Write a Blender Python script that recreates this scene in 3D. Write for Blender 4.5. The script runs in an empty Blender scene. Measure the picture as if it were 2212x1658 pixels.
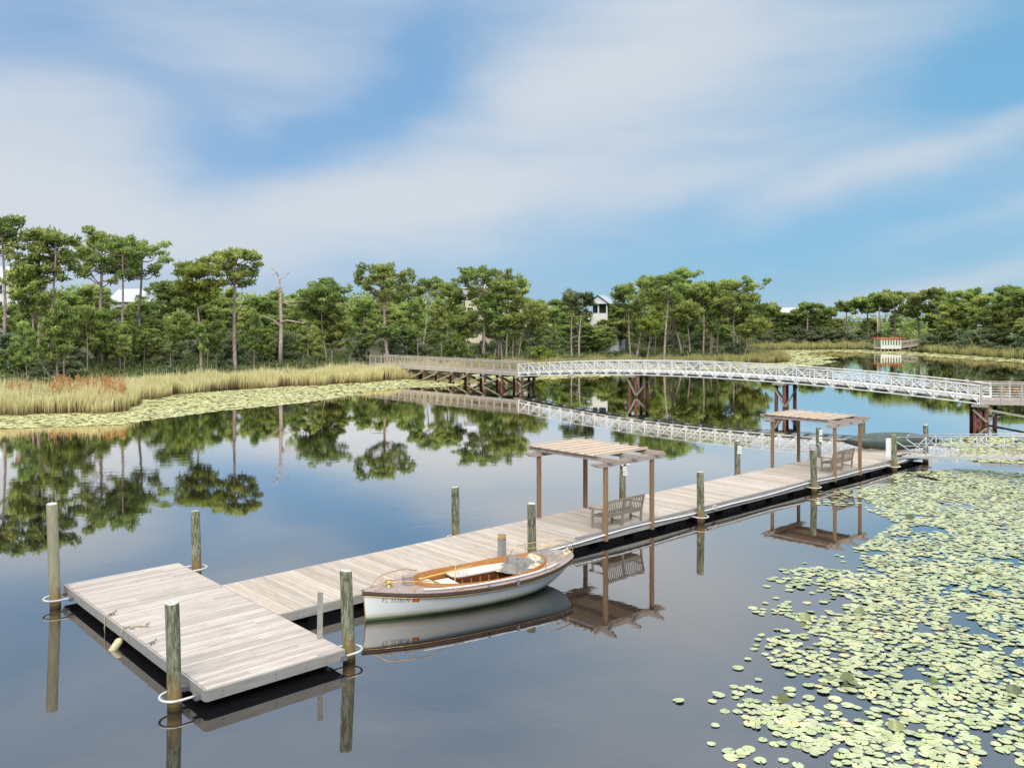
import bpy, math, random
import numpy as np
R = math.radians
rng = np.random.default_rng(7)
random.seed(7)
scene = bpy.context.scene
COL = scene.collection
PI = math.pi

# ------------------------------------------------------------------ camera frame (2212 px wide photo grid)
F, Y0, H, CX = 1879.0, 691.5, 7.26, 1106.0
def at(px, py, h=0.0):
    z = (H - h) * F / (py - Y0)
    return ((px - CX) / F * z, z)
def px_of(x, y, h=0.0):
    return (CX + F * x / y, Y0 + (H - h) * F / y)
def hy(py, z):
    return H - (py - Y0) * z / F
TH = 0.743497
U = np.array((math.cos(TH), math.sin(TH)))
V = np.array((math.sin(TH), -math.cos(TH)))
C0 = np.array((-7.545, 22.56))
def W(s, t): return C0 + s * U + t * V

# ------------------------------------------------------------------ object helpers
def tag(o, label=None, cat=None, group=None, kind=None):
    if label: o['label'] = label
    if cat: o['category'] = cat
    if group: o['group'] = group
    if kind: o['kind'] = kind
    return o
def thing(name, label, cat, loc=(0, 0, 0), rz=0.0, group=None):
    o = bpy.data.objects.new(name, None); COL.objects.link(o)
    o.empty_display_size = 0.3
    o.location = loc; o.rotation_euler = (0, 0, rz)
    return tag(o, label, cat, group)
def dup(root, loc, rz=None, label=None, group=None, scale=None):
    r = root.copy(); COL.objects.link(r); r.location = loc
    if rz is not None: r.rotation_euler = (root.rotation_euler[0], root.rotation_euler[1], rz)
    if label: r['label'] = label
    if group: r['group'] = group
    if scale is not None: r.scale = scale
    def kids(a, b):
        for ch in list(a.children):
            c = ch.copy(); COL.objects.link(c); c.parent = b
            kids(ch, c)
    kids(root, r)
    return r

def fast_mesh(name, verts, faces, tint=None, smooth=False, col=None):
    verts = np.asarray(verts, dtype=np.float32).reshape(-1, 3)
    faces = np.asarray(faces, dtype=np.int32)
    n, k = faces.shape
    me = bpy.data.meshes.new(name)
    me.vertices.add(len(verts)); me.vertices.foreach_set('co', verts.ravel())
    me.loops.add(n * k); me.loops.foreach_set('vertex_index', faces.ravel())
    me.polygons.add(n); me.polygons.foreach_set('loop_start', np.arange(0, n * k, k, dtype=np.int32))
    me.update(calc_edges=True)
    if smooth: me.polygons.foreach_set('use_smooth', np.ones(n, dtype=bool))
    if tint is not None:
        a = me.attributes.new('tint', 'FLOAT', 'FACE'); a.data.foreach_set('value', np.asarray(tint, dtype=np.float32))
    if col is not None:
        a = me.attributes.new('vcol', 'FLOAT', 'POINT'); a.data.foreach_set('value', np.asarray(col, dtype=np.float32))
    return me
def link(name, me, m, parent=None, loc=None):
    o = bpy.data.objects.new(name, me); COL.objects.link(o)
    if m is not None and not me.materials: me.materials.append(m)
    if parent is not None: o.parent = parent
    if loc is not None: o.location = loc
    return o

class MB:
    def __init__(s, org=(0, 0, 0)):
        s.v = []; s.f = []; s.t = []; s.o = org; s.sm = []
    def add(s, vs, fs, tint=0.5, smooth=False):
        b = len(s.v); s.v += [tuple(float(c) for c in v) for v in vs]
        for f in fs:
            s.f.append(tuple(i + b for i in f)); s.t.append(tint); s.sm.append(smooth)
    def box(s, x0, x1, y0, y1, z0, z1, tint=0.5):
        s.add([(x0,y0,z0),(x1,y0,z0),(x1,y1,z0),(x0,y1,z0),(x0,y0,z1),(x1,y0,z1),(x1,y1,z1),(x0,y1,z1)],
              [(0,3,2,1),(4,5,6,7),(0,1,5,4),(1,2,6,5),(2,3,7,6),(3,0,4,7)], tint)
    def bar(s, p, q, w, h, up=(0, 0, 1), tint=0.5):
        p = np.array(p, float); q = np.array(q, float); d = q - p; L = np.linalg.norm(d); d /= L
        up = np.array(up, float)
        if abs(np.dot(up, d)) > .99: up = np.array((1., 0, 0))
        a = np.cross(d, up); a /= np.linalg.norm(a); b = np.cross(a, d)
        vs = []
        for e in (p, q):
            for (i, j) in ((-1, -1), (1, -1), (1, 1), (-1, 1)):
                vs.append(e + a * w / 2 * i + b * h / 2 * j)
        s.add(vs, [(0,1,2,3),(7,6,5,4),(0,4,5,1),(1,5,6,2),(2,6,7,3),(3,7,4,0)], tint)
    def tube(s, pts, r, n=8, tint=0.5, closed=False, caps=True):
        pts = np.array(pts, float); m = len(pts)
        rs = np.full(m, r, float) if np.isscalar(r) else np.array(r, float)
        if closed: tg = np.roll(pts, -1, 0) - np.roll(pts, 1, 0)
        else:
            tg = np.gradient(pts, axis=0)
        tg /= np.linalg.norm(tg, axis=1)[:, None] + 1e-9
        ref = np.array((0, 0, 1.)) if abs(tg[0][2]) < .9 else np.array((1., 0, 0))
        vs = []; a = np.cross(tg[0], ref); a /= np.linalg.norm(a)
        for i in range(m):
            a = a - tg[i] * np.dot(a, tg[i]); a /= np.linalg.norm(a) + 1e-9
            b = np.cross(tg[i], a)
            for k in range(n):
                g = 2 * PI * k / n
                vs.append(pts[i] + rs[i] * (a * math.cos(g) + b * math.sin(g)))
        fs = []
        for i in range(m if closed else m - 1):
            i2 = (i + 1) % m
            for k in range(n):
                k2 = (k + 1) % n
                fs.append((i*n+k, i*n+k2, i2*n+k2, i2*n+k))
        if caps and not closed:
            fs.append(tuple(range(n - 1, -1, -1))); fs.append(tuple((m-1)*n + k for k in range(n)))
        s.add(vs, fs, tint, True)
    def prism(s, poly, z0, z1, tint=0.5):
        n = len(poly)
        s.add([(x, y, z0) for x, y in poly] + [(x, y, z1) for x, y in poly],
              [tuple(range(n-1, -1, -1)), tuple(range(n, 2*n))] + [(i, (i+1) % n, (i+1) % n + n, i + n) for i in range(n)], tint)
    def build(s, name, m, parent=None, bevel=0.0, loc=None):
        me = bpy.data.meshes.new(name)
        o3 = s.o
        me.from_pydata([(x - o3[0], y - o3[1], z - o3[2]) for x, y, z in s.v], [], s.f)
        me.update()
        a = me.attributes.new('tint', 'FLOAT', 'FACE'); a.data.foreach_set('value', np.array(s.t, dtype=np.float32))
        me.polygons.foreach_set('use_smooth', np.array(s.sm, dtype=bool))
        o = link(name, me, m, parent)
        if loc is not None: o.location = loc
        if bevel > 0:
            b = o.modifiers.new('bevel', 'BEVEL'); b.width = bevel; b.segments = 2; b.limit_method = 'ANGLE'
        return o

def text_mesh(body, size, extrude=0.0):
    cu = bpy.data.curves.new('lettering', 'FONT'); cu.body = body; cu.size = size; cu.extrude = extrude
    cu.align_x = 'CENTER'; cu.align_y = 'CENTER'
    ob = bpy.data.objects.new('lettering', cu); COL.objects.link(ob)
    dg = bpy.context.evaluated_depsgraph_get()
    me = bpy.data.meshes.new_from_object(ob.evaluated_get(dg))
    bpy.data.objects.remove(ob)
    me.materials.clear()
    return me

# ------------------------------------------------------------------ materials
def new_mat(name):
    m = bpy.data.materials.new(name); m.use_nodes = True
    nt = m.node_tree; b = nt.nodes['Principled BSDF']
    return m, nt, b
def N(nt, t, **kw):
    n = nt.nodes.new(t)
    for k, v in kw.items(): setattr(n, k, v)
    return n
def ramp(nt, fac, stops):
    r = N(nt, 'ShaderNodeValToRGB')
    while len(r.color_ramp.elements) < len(stops): r.color_ramp.elements.new(0.5)
    for e, (p, c) in zip(r.color_ramp.elements, stops):
        e.position = p; e.color = (*c, 1)
    nt.links.new(fac, r.inputs[0]); return r.outputs[0]
def noise(nt, scale, detail=4, rough=.55, vec=None, dist=0.0):
    n = N(nt, 'ShaderNodeTexNoise'); n.inputs['Scale'].default_value = scale
    n.inputs['Detail'].default_value = detail; n.inputs['Roughness'].default_value = rough
    n.inputs['Distortion'].default_value = dist
    if vec is not None: nt.links.new(vec, n.inputs['Vector'])
    return n.outputs['Fac']
def coords(nt, scale=(1, 1, 1), kind='Object', rot=(0, 0, 0)):
    t = N(nt, 'ShaderNodeTexCoord'); mp = N(nt, 'ShaderNodeMapping')
    mp.inputs['Scale'].default_value = scale; mp.inputs['Rotation'].default_value = rot
    nt.links.new(t.outputs[kind], mp.inputs['Vector']); return mp.outputs['Vector']
def math_n(nt, op, a, b=None, c=None, clamp=False):
    n = N(nt, 'ShaderNodeMath', operation=op); n.use_clamp = clamp
    for i, x in enumerate((a, b, c)):
        if x is None: continue
        if isinstance(x, (int, float)): n.inputs[i].default_value = x
        else: nt.links.new(x, n.inputs[i])
    return n.outputs[0]
def mixc(nt, fac, a, b, mode='MIX'):
    n = N(nt, 'ShaderNodeMix', data_type='RGBA', blend_type=mode)
    if isinstance(fac, (int, float)): n.inputs[0].default_value = fac
    else: nt.links.new(fac, n.inputs[0])
    for i, x in ((6, a), (7, b)):
        if isinstance(x, tuple): n.inputs[i].default_value = (*x, 1)
        else: nt.links.new(x, n.inputs[i])
    return n.outputs[2]
def attr(nt, name):
    a = N(nt, 'ShaderNodeAttribute'); a.attribute_name = name; return a.outputs['Fac']
def bump(nt, b, h, strength=.3, dist=.01):
    n = N(nt, 'ShaderNodeBump'); n.inputs['Strength'].default_value = strength; n.inputs['Distance'].default_value = dist
    nt.links.new(h, n.inputs['Height']); nt.links.new(n.outputs[0], b.inputs['Normal'])

def wood(name, cols, stretch=(1, 14, 14), sc=1.0, rough=.75, tintamt=.35, knots=True):
    """grain runs along the axis whose stretch is small; per-board tint from the mesh"""
    m, nt, b = new_mat(name)
    v = coords(nt, tuple(sc * q for q in stretch))
    t = attr(nt, 'tint')
    # shift the grain board by board
    comb = N(nt, 'ShaderNodeVectorMath', operation='ADD'); nt.links.new(v, comb.inputs[0])
    cx = N(nt, 'ShaderNodeCombineXYZ'); off = math_n(nt, 'MULTIPLY', t, 47.0)
    for i in range(3): nt.links.new(off, cx.inputs[i])
    nt.links.new(cx.outputs[0], comb.inputs[1])
    g = noise(nt, 1.6, 6, .65, comb.outputs[0])
    c = ramp(nt, g, [(.25, cols[0]), (.5, cols[1]), (.75, cols[2])])
    big = noise(nt, .7, 3, .6, coords(nt))
    c = mixc(nt, ramp(nt, big, [(.35, (.05, .05, .05)), (.75, (.6, .6, .6))]), c, cols[3])
    tv = math_n(nt, 'MULTIPLY_ADD', t, tintamt * 2, 1 - tintamt)
    cc = N(nt, 'ShaderNodeCombineXYZ')
    for i in range(3): nt.links.new(tv, cc.inputs[i])
    c = mixc(nt, 1.0, c, cc.outputs[0], 'MULTIPLY')
    nt.links.new(c, b.inputs['Base Color']); b.inputs['Roughness'].default_value = rough
    b.inputs['Specular IOR Level'].default_value = .25
    bump(nt, b, g, .35, .004)
    return m
def plain(name, c, rough=.5, metal=0.0, var=.12, scale=3.0, spec=.5, bumpy=0.0, c2=None):
    m, nt, b = new_mat(name)
    n = noise(nt, scale, 5, .6, coords(nt))
    lo = tuple(x * (1 - var) for x in c) if c2 is None else c2
    hi = tuple(min(1, x * (1 + var)) for x in c)
    nt.links.new(ramp(nt, n, [(.3, lo), (.7, hi)]), b.inputs['Base Color'])
    b.inputs['Roughness'].default_value = rough; b.inputs['Metallic'].default_value = metal
    b.inputs['Specular IOR Level'].default_value = spec
    if bumpy: bump(nt, b, n, .5, bumpy)
    return m

deckX = ((.28,.225,.185),(.47,.42,.375),(.59,.545,.50),(.42,.345,.28))
M = {}
M['deck_y'] = wood('weathered_deck_across', ((.31,.245,.19),(.47,.41,.35),(.58,.525,.465),(.43,.34,.25)), (14, 1.2, 14), 1, .85, .16)
M['deck_x'] = wood('weathered_deck_along', deckX, (1.2, 14, 14), 1, .85, .16)
M['fascia'] = wood('weathered_fascia', ((.24,.22,.20),(.36,.34,.32),(.46,.44,.42),(.32,.29,.22)), (1, 10, 10), 1, .85, .1)
M['curb'] = wood('weathered_curb', ((.22,.20,.19),(.33,.31,.30),(.42,.40,.38),(.30,.27,.22)), (1, 10, 10), 1, .85, .1)
M['float'] = plain('black_float_plastic', (.010,.010,.011), .8, var=.4, spec=.2)
M['hoop'] = plain('white_hoop_coating', (.60,.58,.52), .6, var=.3, scale=9)
M['pipe'] = plain('white_pipe', (.78,.80,.80), .35, var=.06)
M['galv'] = plain('galvanised_steel', (.30,.31,.32), .4, .8)
M['pergola_post'] = wood('brown_treated_post', ((.20,.115,.055),(.29,.175,.09),(.36,.23,.13),(.26,.17,.10)), (14, 14, .9), 1, .8, .1)
M['pergola_beam'] = wood('greyed_beam', ((.30,.23,.20),(.44,.36,.32),(.54,.46,.42),(.40,.31,.27)), (1, 12, 12), 1, .85, .12)
M['pergola_slat'] = wood('bleached_slat', ((.40,.31,.23),(.56,.46,.36),(.68,.58,.48),(.48,.38,.28)), (1, 12, 12), 1, .85, .1)
M['bench'] = wood('weathered_teak', ((.20,.16,.12),(.30,.25,.205),(.39,.34,.29),(.25,.21,.15)), (1.5, 14, 14), 1, .8, .15)
M['rope'] = plain('old_rope', (.50,.42,.28), .9, var=.3, scale=40)
M['yellow_rope'] = plain('yellow_rope', (.62,.42,.14), .8, var=.2, scale=60)
M['fender'] = plain('yellowed_fender', (.60,.50,.30), .55, var=.25, scale=12)
M['alu'] = plain('white_aluminium', (.62,.64,.65), .38, .25, var=.08)
M['white_truss'] = plain('white_painted_truss', (.86,.86,.82), .5, var=.08, scale=1.2)
M['rust_pile'] = plain('rusty_steel_pile', (.17,.055,.035), .8, var=.5, scale=2.5, c2=(.07,.03,.025))
M['brace'] = wood('greenish_brace', ((.24,.22,.15),(.36,.33,.24),(.46,.44,.34),(.30,.33,.24)), (2, 10, 10), 1, .85, .15)
M['boardwalk'] = wood('boardwalk_timber', ((.36,.30,.26),(.50,.44,.39),(.60,.54,.49),(.44,.37,.30)), (1, 8, 8), 1, .85, .15)
M['balusters'] = plain('brown_balusters', (.36,.30,.22), .8, var=.3, scale=8)
M['white_plastic'] = plain('white_plastic', (.78,.78,.74), .4, var=.05)
M['black_text'] = plain('dark_lettering', (.05,.055,.07), .6)
M['canoe'] = plain('dark_green_hull', (.045,.068,.058), .38, var=.3, scale=2.5, spec=.5)
M['canoe_rail'] = plain('black_gunwale', (.03,.03,.03), .5)
M['orange_wood'] = wood('orange_brown_stick', ((.24,.10,.04),(.33,.15,.06),(.40,.20,.09),(.3,.15,.08)), (12, 12, 1))
# boat
M['varnish'] = wood('varnished_teak', ((.27,.10,.025),(.42,.17,.04),(.53,.24,.06),(.33,.15,.05)), (1.5, 10, 10), 1, .35, .15)
M['varnish_dark'] = wood('dark_varnish', ((.075,.022,.012),(.13,.042,.02),(.19,.07,.03),(.11,.04,.02)), (2, 10, 10), 1.3, .3, .2)
M['cream'] = plain('cream_seat_paint', (.72,.63,.52), .5, var=.05, scale=2)
M['cream_edge'] = plain('cream_moulding', (.62,.52,.42), .5, var=.06)
M['boat_deck'] = wood('greyed_boat_deck', ((.22,.16,.14),(.37,.30,.28),(.48,.43,.43),(.30,.22,.18)), (1.5, 14, 14), 1.5, .6, .1)
M['rubrail'] = wood('worn_rubrail', ((.045,.028,.018),(.11,.07,.05),(.22,.17,.14),(.09,.05,.03)), (1.2, 22, 22), 1.5, .6, .1)
M['brass'] = plain('old_brass', (.56,.37,.14), .32, .75, var=.25, scale=14)
M['canvas'] = plain('grey_canvas', (.24,.22,.20), .9, var=.25, scale=5)
M['canvas_cream'] = plain('cream_canvas', (.66,.60,.46), .9, var=.15, scale=9)
M['sticker'] = plain('orange_sticker', (.72,.12,.03), .5, var=.1)
M['sticker_y'] = plain('yellow_print', (.80,.42,.04), .5)

def hull_mat():
    m, nt, b = new_mat('white_hull_with_waterline_stain')
    t = N(nt, 'ShaderNodeTexCoord'); sp = N(nt, 'ShaderNodeSeparateXYZ'); nt.links.new(t.outputs['Object'], sp.inputs[0])
    n = noise(nt, 2.2, 5, .6, coords(nt, (1, 1, 4)))
    z = math_n(nt, 'ADD', sp.outputs[2], math_n(nt, 'MULTIPLY', math_n(nt, 'SUBTRACT', n, .5), .07))
    z = math_n(nt, 'SUBTRACT', z, math_n(nt, 'MULTIPLY', sp.outputs[0], .004))
    c = ramp(nt, z, [(0.0, (.02,.03,.02)), (.035, (.10,.13,.06)), (.075, (.20,.27,.15)), (.085, (.45,.40,.24)), (.12, (.66,.62,.50)), (.2, (.93,.93,.90))])
    nt.links.new(c, b.inputs['Base Color']); b.inputs['Roughness'].default_value = .32
    return m
M['hull'] = hull_mat()

def piling_mat(pale=0.0):
    m, nt, b = new_mat('treated_piling')
    t = N(nt, 'ShaderNodeTexCoord'); sp = N(nt, 'ShaderNodeSeparateXYZ'); nt.links.new(t.outputs['Object'], sp.inputs[0])
    oi = N(nt, 'ShaderNodeObjectInfo')
    off = N(nt, 'ShaderNodeVectorMath', operation='ADD'); nt.links.new(coords(nt, (5, 5, 1.0)), off.inputs[0])
    cx = N(nt, 'ShaderNodeCombineXYZ'); r7 = math_n(nt, 'MULTIPLY', oi.outputs['Random'], 91.0)
    for i in range(3): nt.links.new(r7, cx.inputs[i])
    nt.links.new(cx.outputs[0], off.inputs[1])
    n = noise(nt, 2.6, 6, .7, off.outputs[0], 1.2)
    n2 = noise(nt, .9, 3, .5, off.outputs[0])
    n3 = noise(nt, 14, 4, .7, off.outputs[0])
    c = ramp(nt, n, [(.38, (.030,.036,.024)), (.46, (.10,.12,.08)), (.53, (.24,.28,.20)), (.64, (.42,.43,.30))])
    c = mixc(nt, math_n(nt, 'MULTIPLY', n2, .45), c, (.30,.23,.12))
    rv = math_n(nt, 'MULTIPLY', math_n(nt, 'SUBTRACT', oi.outputs['Random'], .4, clamp=True), .5)
    c = mixc(nt, rv, c, (.05,.075,.055))
    if pale: c = mixc(nt, pale, c, (.44,.40,.27))
    # wet, algae-orange band above the water
    zz = math_n(nt, 'ADD', sp.outputs[2], math_n(nt, 'MULTIPLY', math_n(nt, 'SUBTRACT', n, .5), 1.1))
    k = math_n(nt, 'SUBTRACT', 1.0, math_n(nt, 'SMOOTH_MIN', math_n(nt, 'MULTIPLY', math_n(nt, 'SUBTRACT', zz, .30), 2.6, clamp=True), 1.0, .1), clamp=True)
    org = ramp(nt, n3, [(.3, (.17,.10,.035)), (.55, (.30,.19,.07)), (.75, (.30,.27,.11))])
    c = mixc(nt, math_n(nt, 'MULTIPLY', k, .85), c, org)
    w = math_n(nt, 'SUBTRACT', 1.0, math_n(nt, 'MULTIPLY', math_n(nt, 'SUBTRACT', sp.outputs[2], .05), 14., clamp=True), clamp=True)
    c = mixc(nt, math_n(nt, 'MULTIPLY', w, .8), c, (.03,.02,.012))
    nt.links.new(c, b.inputs['Base Color']); b.inputs['Roughness'].default_value = .85; b.inputs['Specular IOR Level'].default_value = .2
    bump(nt, b, n, .6, .012)
    return m
M['piling'] = piling_mat()
M['piling_pale'] = piling_mat(.6)
M['piling_top'] = plain('sawn_piling_top', (.50,.49,.44), .9, var=.3, scale=14)

def leaf_mat(name, dark, mid, light, trans=.35):
    m, nt, b = new_mat(name)
    nt.nodes.remove(b)
    out = nt.nodes['Material Output']
    t = attr(nt, 'tint')
    oi = N(nt, 'ShaderNodeObjectInfo')
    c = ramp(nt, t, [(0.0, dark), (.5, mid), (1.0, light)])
    hs = N(nt, 'ShaderNodeHueSaturation')
    nt.links.new(math_n(nt, 'MULTIPLY_ADD', oi.outputs['Random'], .035, .482), hs.inputs['Hue'])
    rr = math_n(nt, 'FRACT', math_n(nt, 'MULTIPLY', oi.outputs['Random'], 17.3))
    nt.links.new(math_n(nt, 'MULTIPLY_ADD', rr, .45, .8), hs.inputs['Value'])
    nt.links.new(c, hs.inputs['Color'])
    d = N(nt, 'ShaderNodeBsdfDiffuse'); tr = N(nt, 'ShaderNodeBsdfTranslucent')
    nt.links.new(hs.outputs[0], d.inputs[0]); nt.links.new(hs.outputs[0], tr.inputs[0])
    mx = N(nt, 'ShaderNodeMixShader'); mx.inputs[0].default_value = trans + .13
    nt.links.new(d.outputs[0], mx.inputs[1]); nt.links.new(tr.outputs[0], mx.inputs[2])
    nt.links.new(mx.outputs[0], out.inputs[0])
    return m
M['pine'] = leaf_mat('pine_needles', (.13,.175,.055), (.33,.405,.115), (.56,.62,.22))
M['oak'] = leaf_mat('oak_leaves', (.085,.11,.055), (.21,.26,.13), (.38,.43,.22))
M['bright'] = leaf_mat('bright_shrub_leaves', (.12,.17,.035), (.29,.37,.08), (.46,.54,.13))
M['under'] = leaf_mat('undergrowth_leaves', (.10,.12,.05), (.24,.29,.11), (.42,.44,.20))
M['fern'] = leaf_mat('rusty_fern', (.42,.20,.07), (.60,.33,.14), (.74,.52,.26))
def reed_mat(name, stops):
    m, nt, b = new_mat(name); nt.nodes.remove(b); out = nt.nodes['Material Output']
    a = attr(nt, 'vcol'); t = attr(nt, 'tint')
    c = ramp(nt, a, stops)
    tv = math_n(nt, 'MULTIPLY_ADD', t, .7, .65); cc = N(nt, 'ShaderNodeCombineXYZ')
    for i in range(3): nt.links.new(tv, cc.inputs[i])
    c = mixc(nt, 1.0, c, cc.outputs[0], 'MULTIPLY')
    d = N(nt, 'ShaderNodeBsdfDiffuse'); tr = N(nt, 'ShaderNodeBsdfTranslucent')
    nt.links.new(c, d.inputs[0]); nt.links.new(c, tr.inputs[0])
    mx = N(nt, 'ShaderNodeMixShader'); mx.inputs[0].default_value = .35
    nt.links.new(d.outputs[0], mx.inputs[1]); nt.links.new(tr.outputs[0], mx.inputs[2]); nt.links.new(mx.outputs[0], out.inputs[0])
    return m
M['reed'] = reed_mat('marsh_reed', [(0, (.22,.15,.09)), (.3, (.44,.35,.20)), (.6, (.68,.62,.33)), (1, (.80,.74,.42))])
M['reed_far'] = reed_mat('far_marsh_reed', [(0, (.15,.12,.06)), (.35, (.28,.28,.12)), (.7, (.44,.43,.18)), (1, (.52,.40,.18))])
def pad_mat(name='lily_pad_leaf', warm=0.0):
    m, nt, b = new_mat(name)
    t = attr(nt, 'tint')
    oi = N(nt, 'ShaderNodeObjectInfo')
    c = ramp(nt, t, [(0, (.06,.07,.025)), (.12, (.16,.19,.07)), (.2, (.33,.39,.20)), (.6, (.45,.51,.29)), (.93, (.58,.58,.33)), (1, (.70,.52,.24))])
    n = noise(nt, 9, 4, .6, coords(nt))
    c = mixc(nt, math_n(nt, 'MULTIPLY', n, .35), c, (.50,.54,.28))
    big = noise(nt, .35, 3, .6, coords(nt))
    c = mixc(nt, ramp(nt, big, [(.45, (0, 0, 0)), (.7, (.22, .22, .22))]), c, (.44,.42,.20))
    rv = math_n(nt, 'FRACT', math_n(nt, 'MULTIPLY', oi.outputs['Random'], 37.0))
    hs = N(nt, 'ShaderNodeHueSaturation'); nt.links.new(math_n(nt, 'MULTIPLY_ADD', rv, .35, .75), hs.inputs['Saturation']); nt.links.new(math_n(nt, 'MULTIPLY_ADD', oi.outputs['Random'], .22, .92), hs.inputs['Value']); nt.links.new(c, hs.inputs['Color']); c = hs.outputs[0]
    if warm: c = mixc(nt, warm, c, (1.12, 1.0, .55), 'MULTIPLY')
    nt.links.new(c, b.inputs['Base Color']); b.inputs['Roughness'].default_value = .42; b.inputs['Specular IOR Level'].default_value = .6
    return m
M['pad'] = pad_mat(warm=.18)
M['pad_bank'] = pad_mat('bank_lily_pad_leaf', .75)
M['bark'] = plain('pine_bark', (.40,.30,.27), .9, var=.3, scale=3.0, c2=(.17,.12,.105), bumpy=.03)
M['bark_pale'] = plain('pale_bark', (.48,.40,.36), .9, var=.2, scale=2.2, c2=(.24,.19,.17), bumpy=.03)
M['dead'] = plain('bare_dead_wood', (.58,.46,.40), .8, var=.2, scale=2.5, c2=(.36,.26,.22))
M['house_white'] = plain('white_siding', (.70,.70,.66), .7, var=.05)
M['house_cream'] = plain('cream_stucco', (.66,.56,.42), .8, var=.06)
M['house_sage'] = plain('sage_siding', (.38,.42,.34), .8, var=.08)
M['metal_roof'] = plain('pale_metal_roof', (.50,.53,.58), .4, .3, var=.1)
M['glass'] = plain('dark_window_glass', (.03,.04,.05), .12, spec=.8)
M['brick'] = plain('chimney_brick', (.26,.17,.12), .9, var=.3, scale=6)
M['red_roof'] = plain('red_roof_sheet', (.60,.07,.03), .5, var=.1)
M['sand'] = plain('pale_sand_path', (.52,.43,.36), .95, var=.2, scale=1.5)

def ground_mat():
    m, nt, b = new_mat('bank_soil_and_litter')
    n = noise(nt, .25, 6, .65, coords(nt)); n2 = noise(nt, 3, 4, .6, coords(nt))
    c = ramp(nt, n, [(.35, (.055,.062,.028)), (.5, (.10,.105,.045)), (.65, (.13,.085,.055))])
    c = mixc(nt, math_n(nt, 'MULTIPLY', n2, .5), c, (.06,.07,.03))
    nt.links.new(c, b.inputs['Base Color']); b.inputs['Roughness'].default_value = .95; bump(nt, b, n2, .8, .15)
    return m
M['ground'] = ground_mat()

def water_mat():
    m, nt, b = new_mat('still_dark_pond_water'); nt.nodes.remove(b); out = nt.nodes['Material Output']
    # gentle ripples, broken into calm and ruffled patches
    v1 = coords(nt, (.55, 1.0, 1)); v2 = coords(nt, (1, 1, 1))
    patch = ramp(nt, noise(nt, .055, 3, .5, v2), [(.42, (0.12,)*3), (.62, (1,)*3)])
    a = noise(nt, 1.7, 3, .5, v1); c = noise(nt, 6.0, 2, .5, v1)
    h = math_n(nt, 'ADD', a, math_n(nt, 'MULTIPLY', c, .22))
    h = math_n(nt, 'MULTIPLY', h, patch)
    bp = N(nt, 'ShaderNodeBump'); bp.inputs['Strength'].default_value = 1.0; bp.inputs['Distance'].default_value = .0030
    nt.links.new(h, bp.inputs['Height'])
    gl = N(nt, 'ShaderNodeBsdfGlossy'); gl.inputs['Roughness'].default_value = .02; gl.inputs['Color'].default_value = (1.06, 1.0, .93, 1)
    nt.links.new(bp.outputs[0], gl.inputs['Normal'])
    d = N(nt, 'ShaderNodeBsdfDiffuse'); d.inputs[0].default_value = (.010,.010,.012, 1)
    fr = N(nt, 'ShaderNodeFresnel'); fr.inputs['IOR'].default_value = 2.3
    nt.links.new(bp.outputs[0], fr.inputs['Normal'])
    mx = N(nt, 'ShaderNodeMixShader')
    nt.links.new(math_n(nt, 'MULTIPLY_ADD', fr.outputs[0], 2.05, -.07, clamp=True), mx.inputs[0])
    nt.links.new(d.outputs[0], mx.inputs[1]); nt.links.new(gl.outputs[0], mx.inputs[2]); nt.links.new(mx.outputs[0], out.inputs[0])
    return m
M['water'] = water_mat()

# ------------------------------------------------------------------ shoreline, water, terrain
shore_px = [(0, 896), (265, 889), (284, 866), (378, 853), (444, 844), (649, 833), (756, 828), (875, 818.7), (1000, 808), (1150, 799),
            (1400, 791), (1550, 788), (1640, 785), (1690, 782)]
shore_near = [(-400., 60.), (-90., 63.)] + [at(*p) for p in shore_px]
shore_far = [at(*p) for p in [(1700, 775), (1668, 764), (1640, 757), (1750, 755), (1860, 754.5), (1925, 752), (1985, 751.5), (1994, 760), (2050, 765), (2130, 770), (2212, 776)]] + [(135., 130.), (175., 95.), (230., 60.), (420., 30.)]
shore = np.array(shore_near + shore_far)
def shore_sd(P):
    """distance to the shore line, positive on land (land lies beyond / left of the line)"""
    P = np.asarray(P, float); best = np.full(len(P), 1e9); sgn = np.ones(len(P))
    for i in range(len(shore) - 1):
        a, b = shore[i], shore[i + 1]; d = b - a; L2 = d @ d
        k = np.clip(((P - a) @ d) / L2, 0, 1)
        q = a + k[:, None] * d; dist = np.hypot(*(P - q).T)
        best = np.minimum(best, dist)
    # inside test against polygon closed far behind
    poly = np.vstack([shore, [(2500, 20), (2500, 3000), (-2500, 3000), (-2500, 60)]])
    ins = np.zeros(len(P), bool); j = len(poly) - 1
    for i in range(len(poly)):
        xi, yi = poly[i]; xj, yj = poly[j]
        c = ((yi > P[:, 1]) != (yj > P[:, 1])) & (P[:, 0] < (xj - xi) * (P[:, 1] - yi) / (yj - yi + 1e-12) + xi)
        ins ^= c; j = i
    return np.where(ins, best, -best)
def gh(P):
    P = np.asarray(P, float); sd = shore_sd(P)
    h = np.where(sd > 0, .12 + np.minimum(sd * .055, 3.0) + np.maximum(sd - 30, 0) * .012, -.25 + np.maximum(sd * .25, -2.5))
    h = np.minimum(h, 5.0)
    h += np.where(sd > 3, .25 * np.sin(P[:, 0] * .21 + 1.3) * np.sin(P[:, 1] * .17) * np.clip(sd / 12, 0, 1), 0)
    return h
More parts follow.
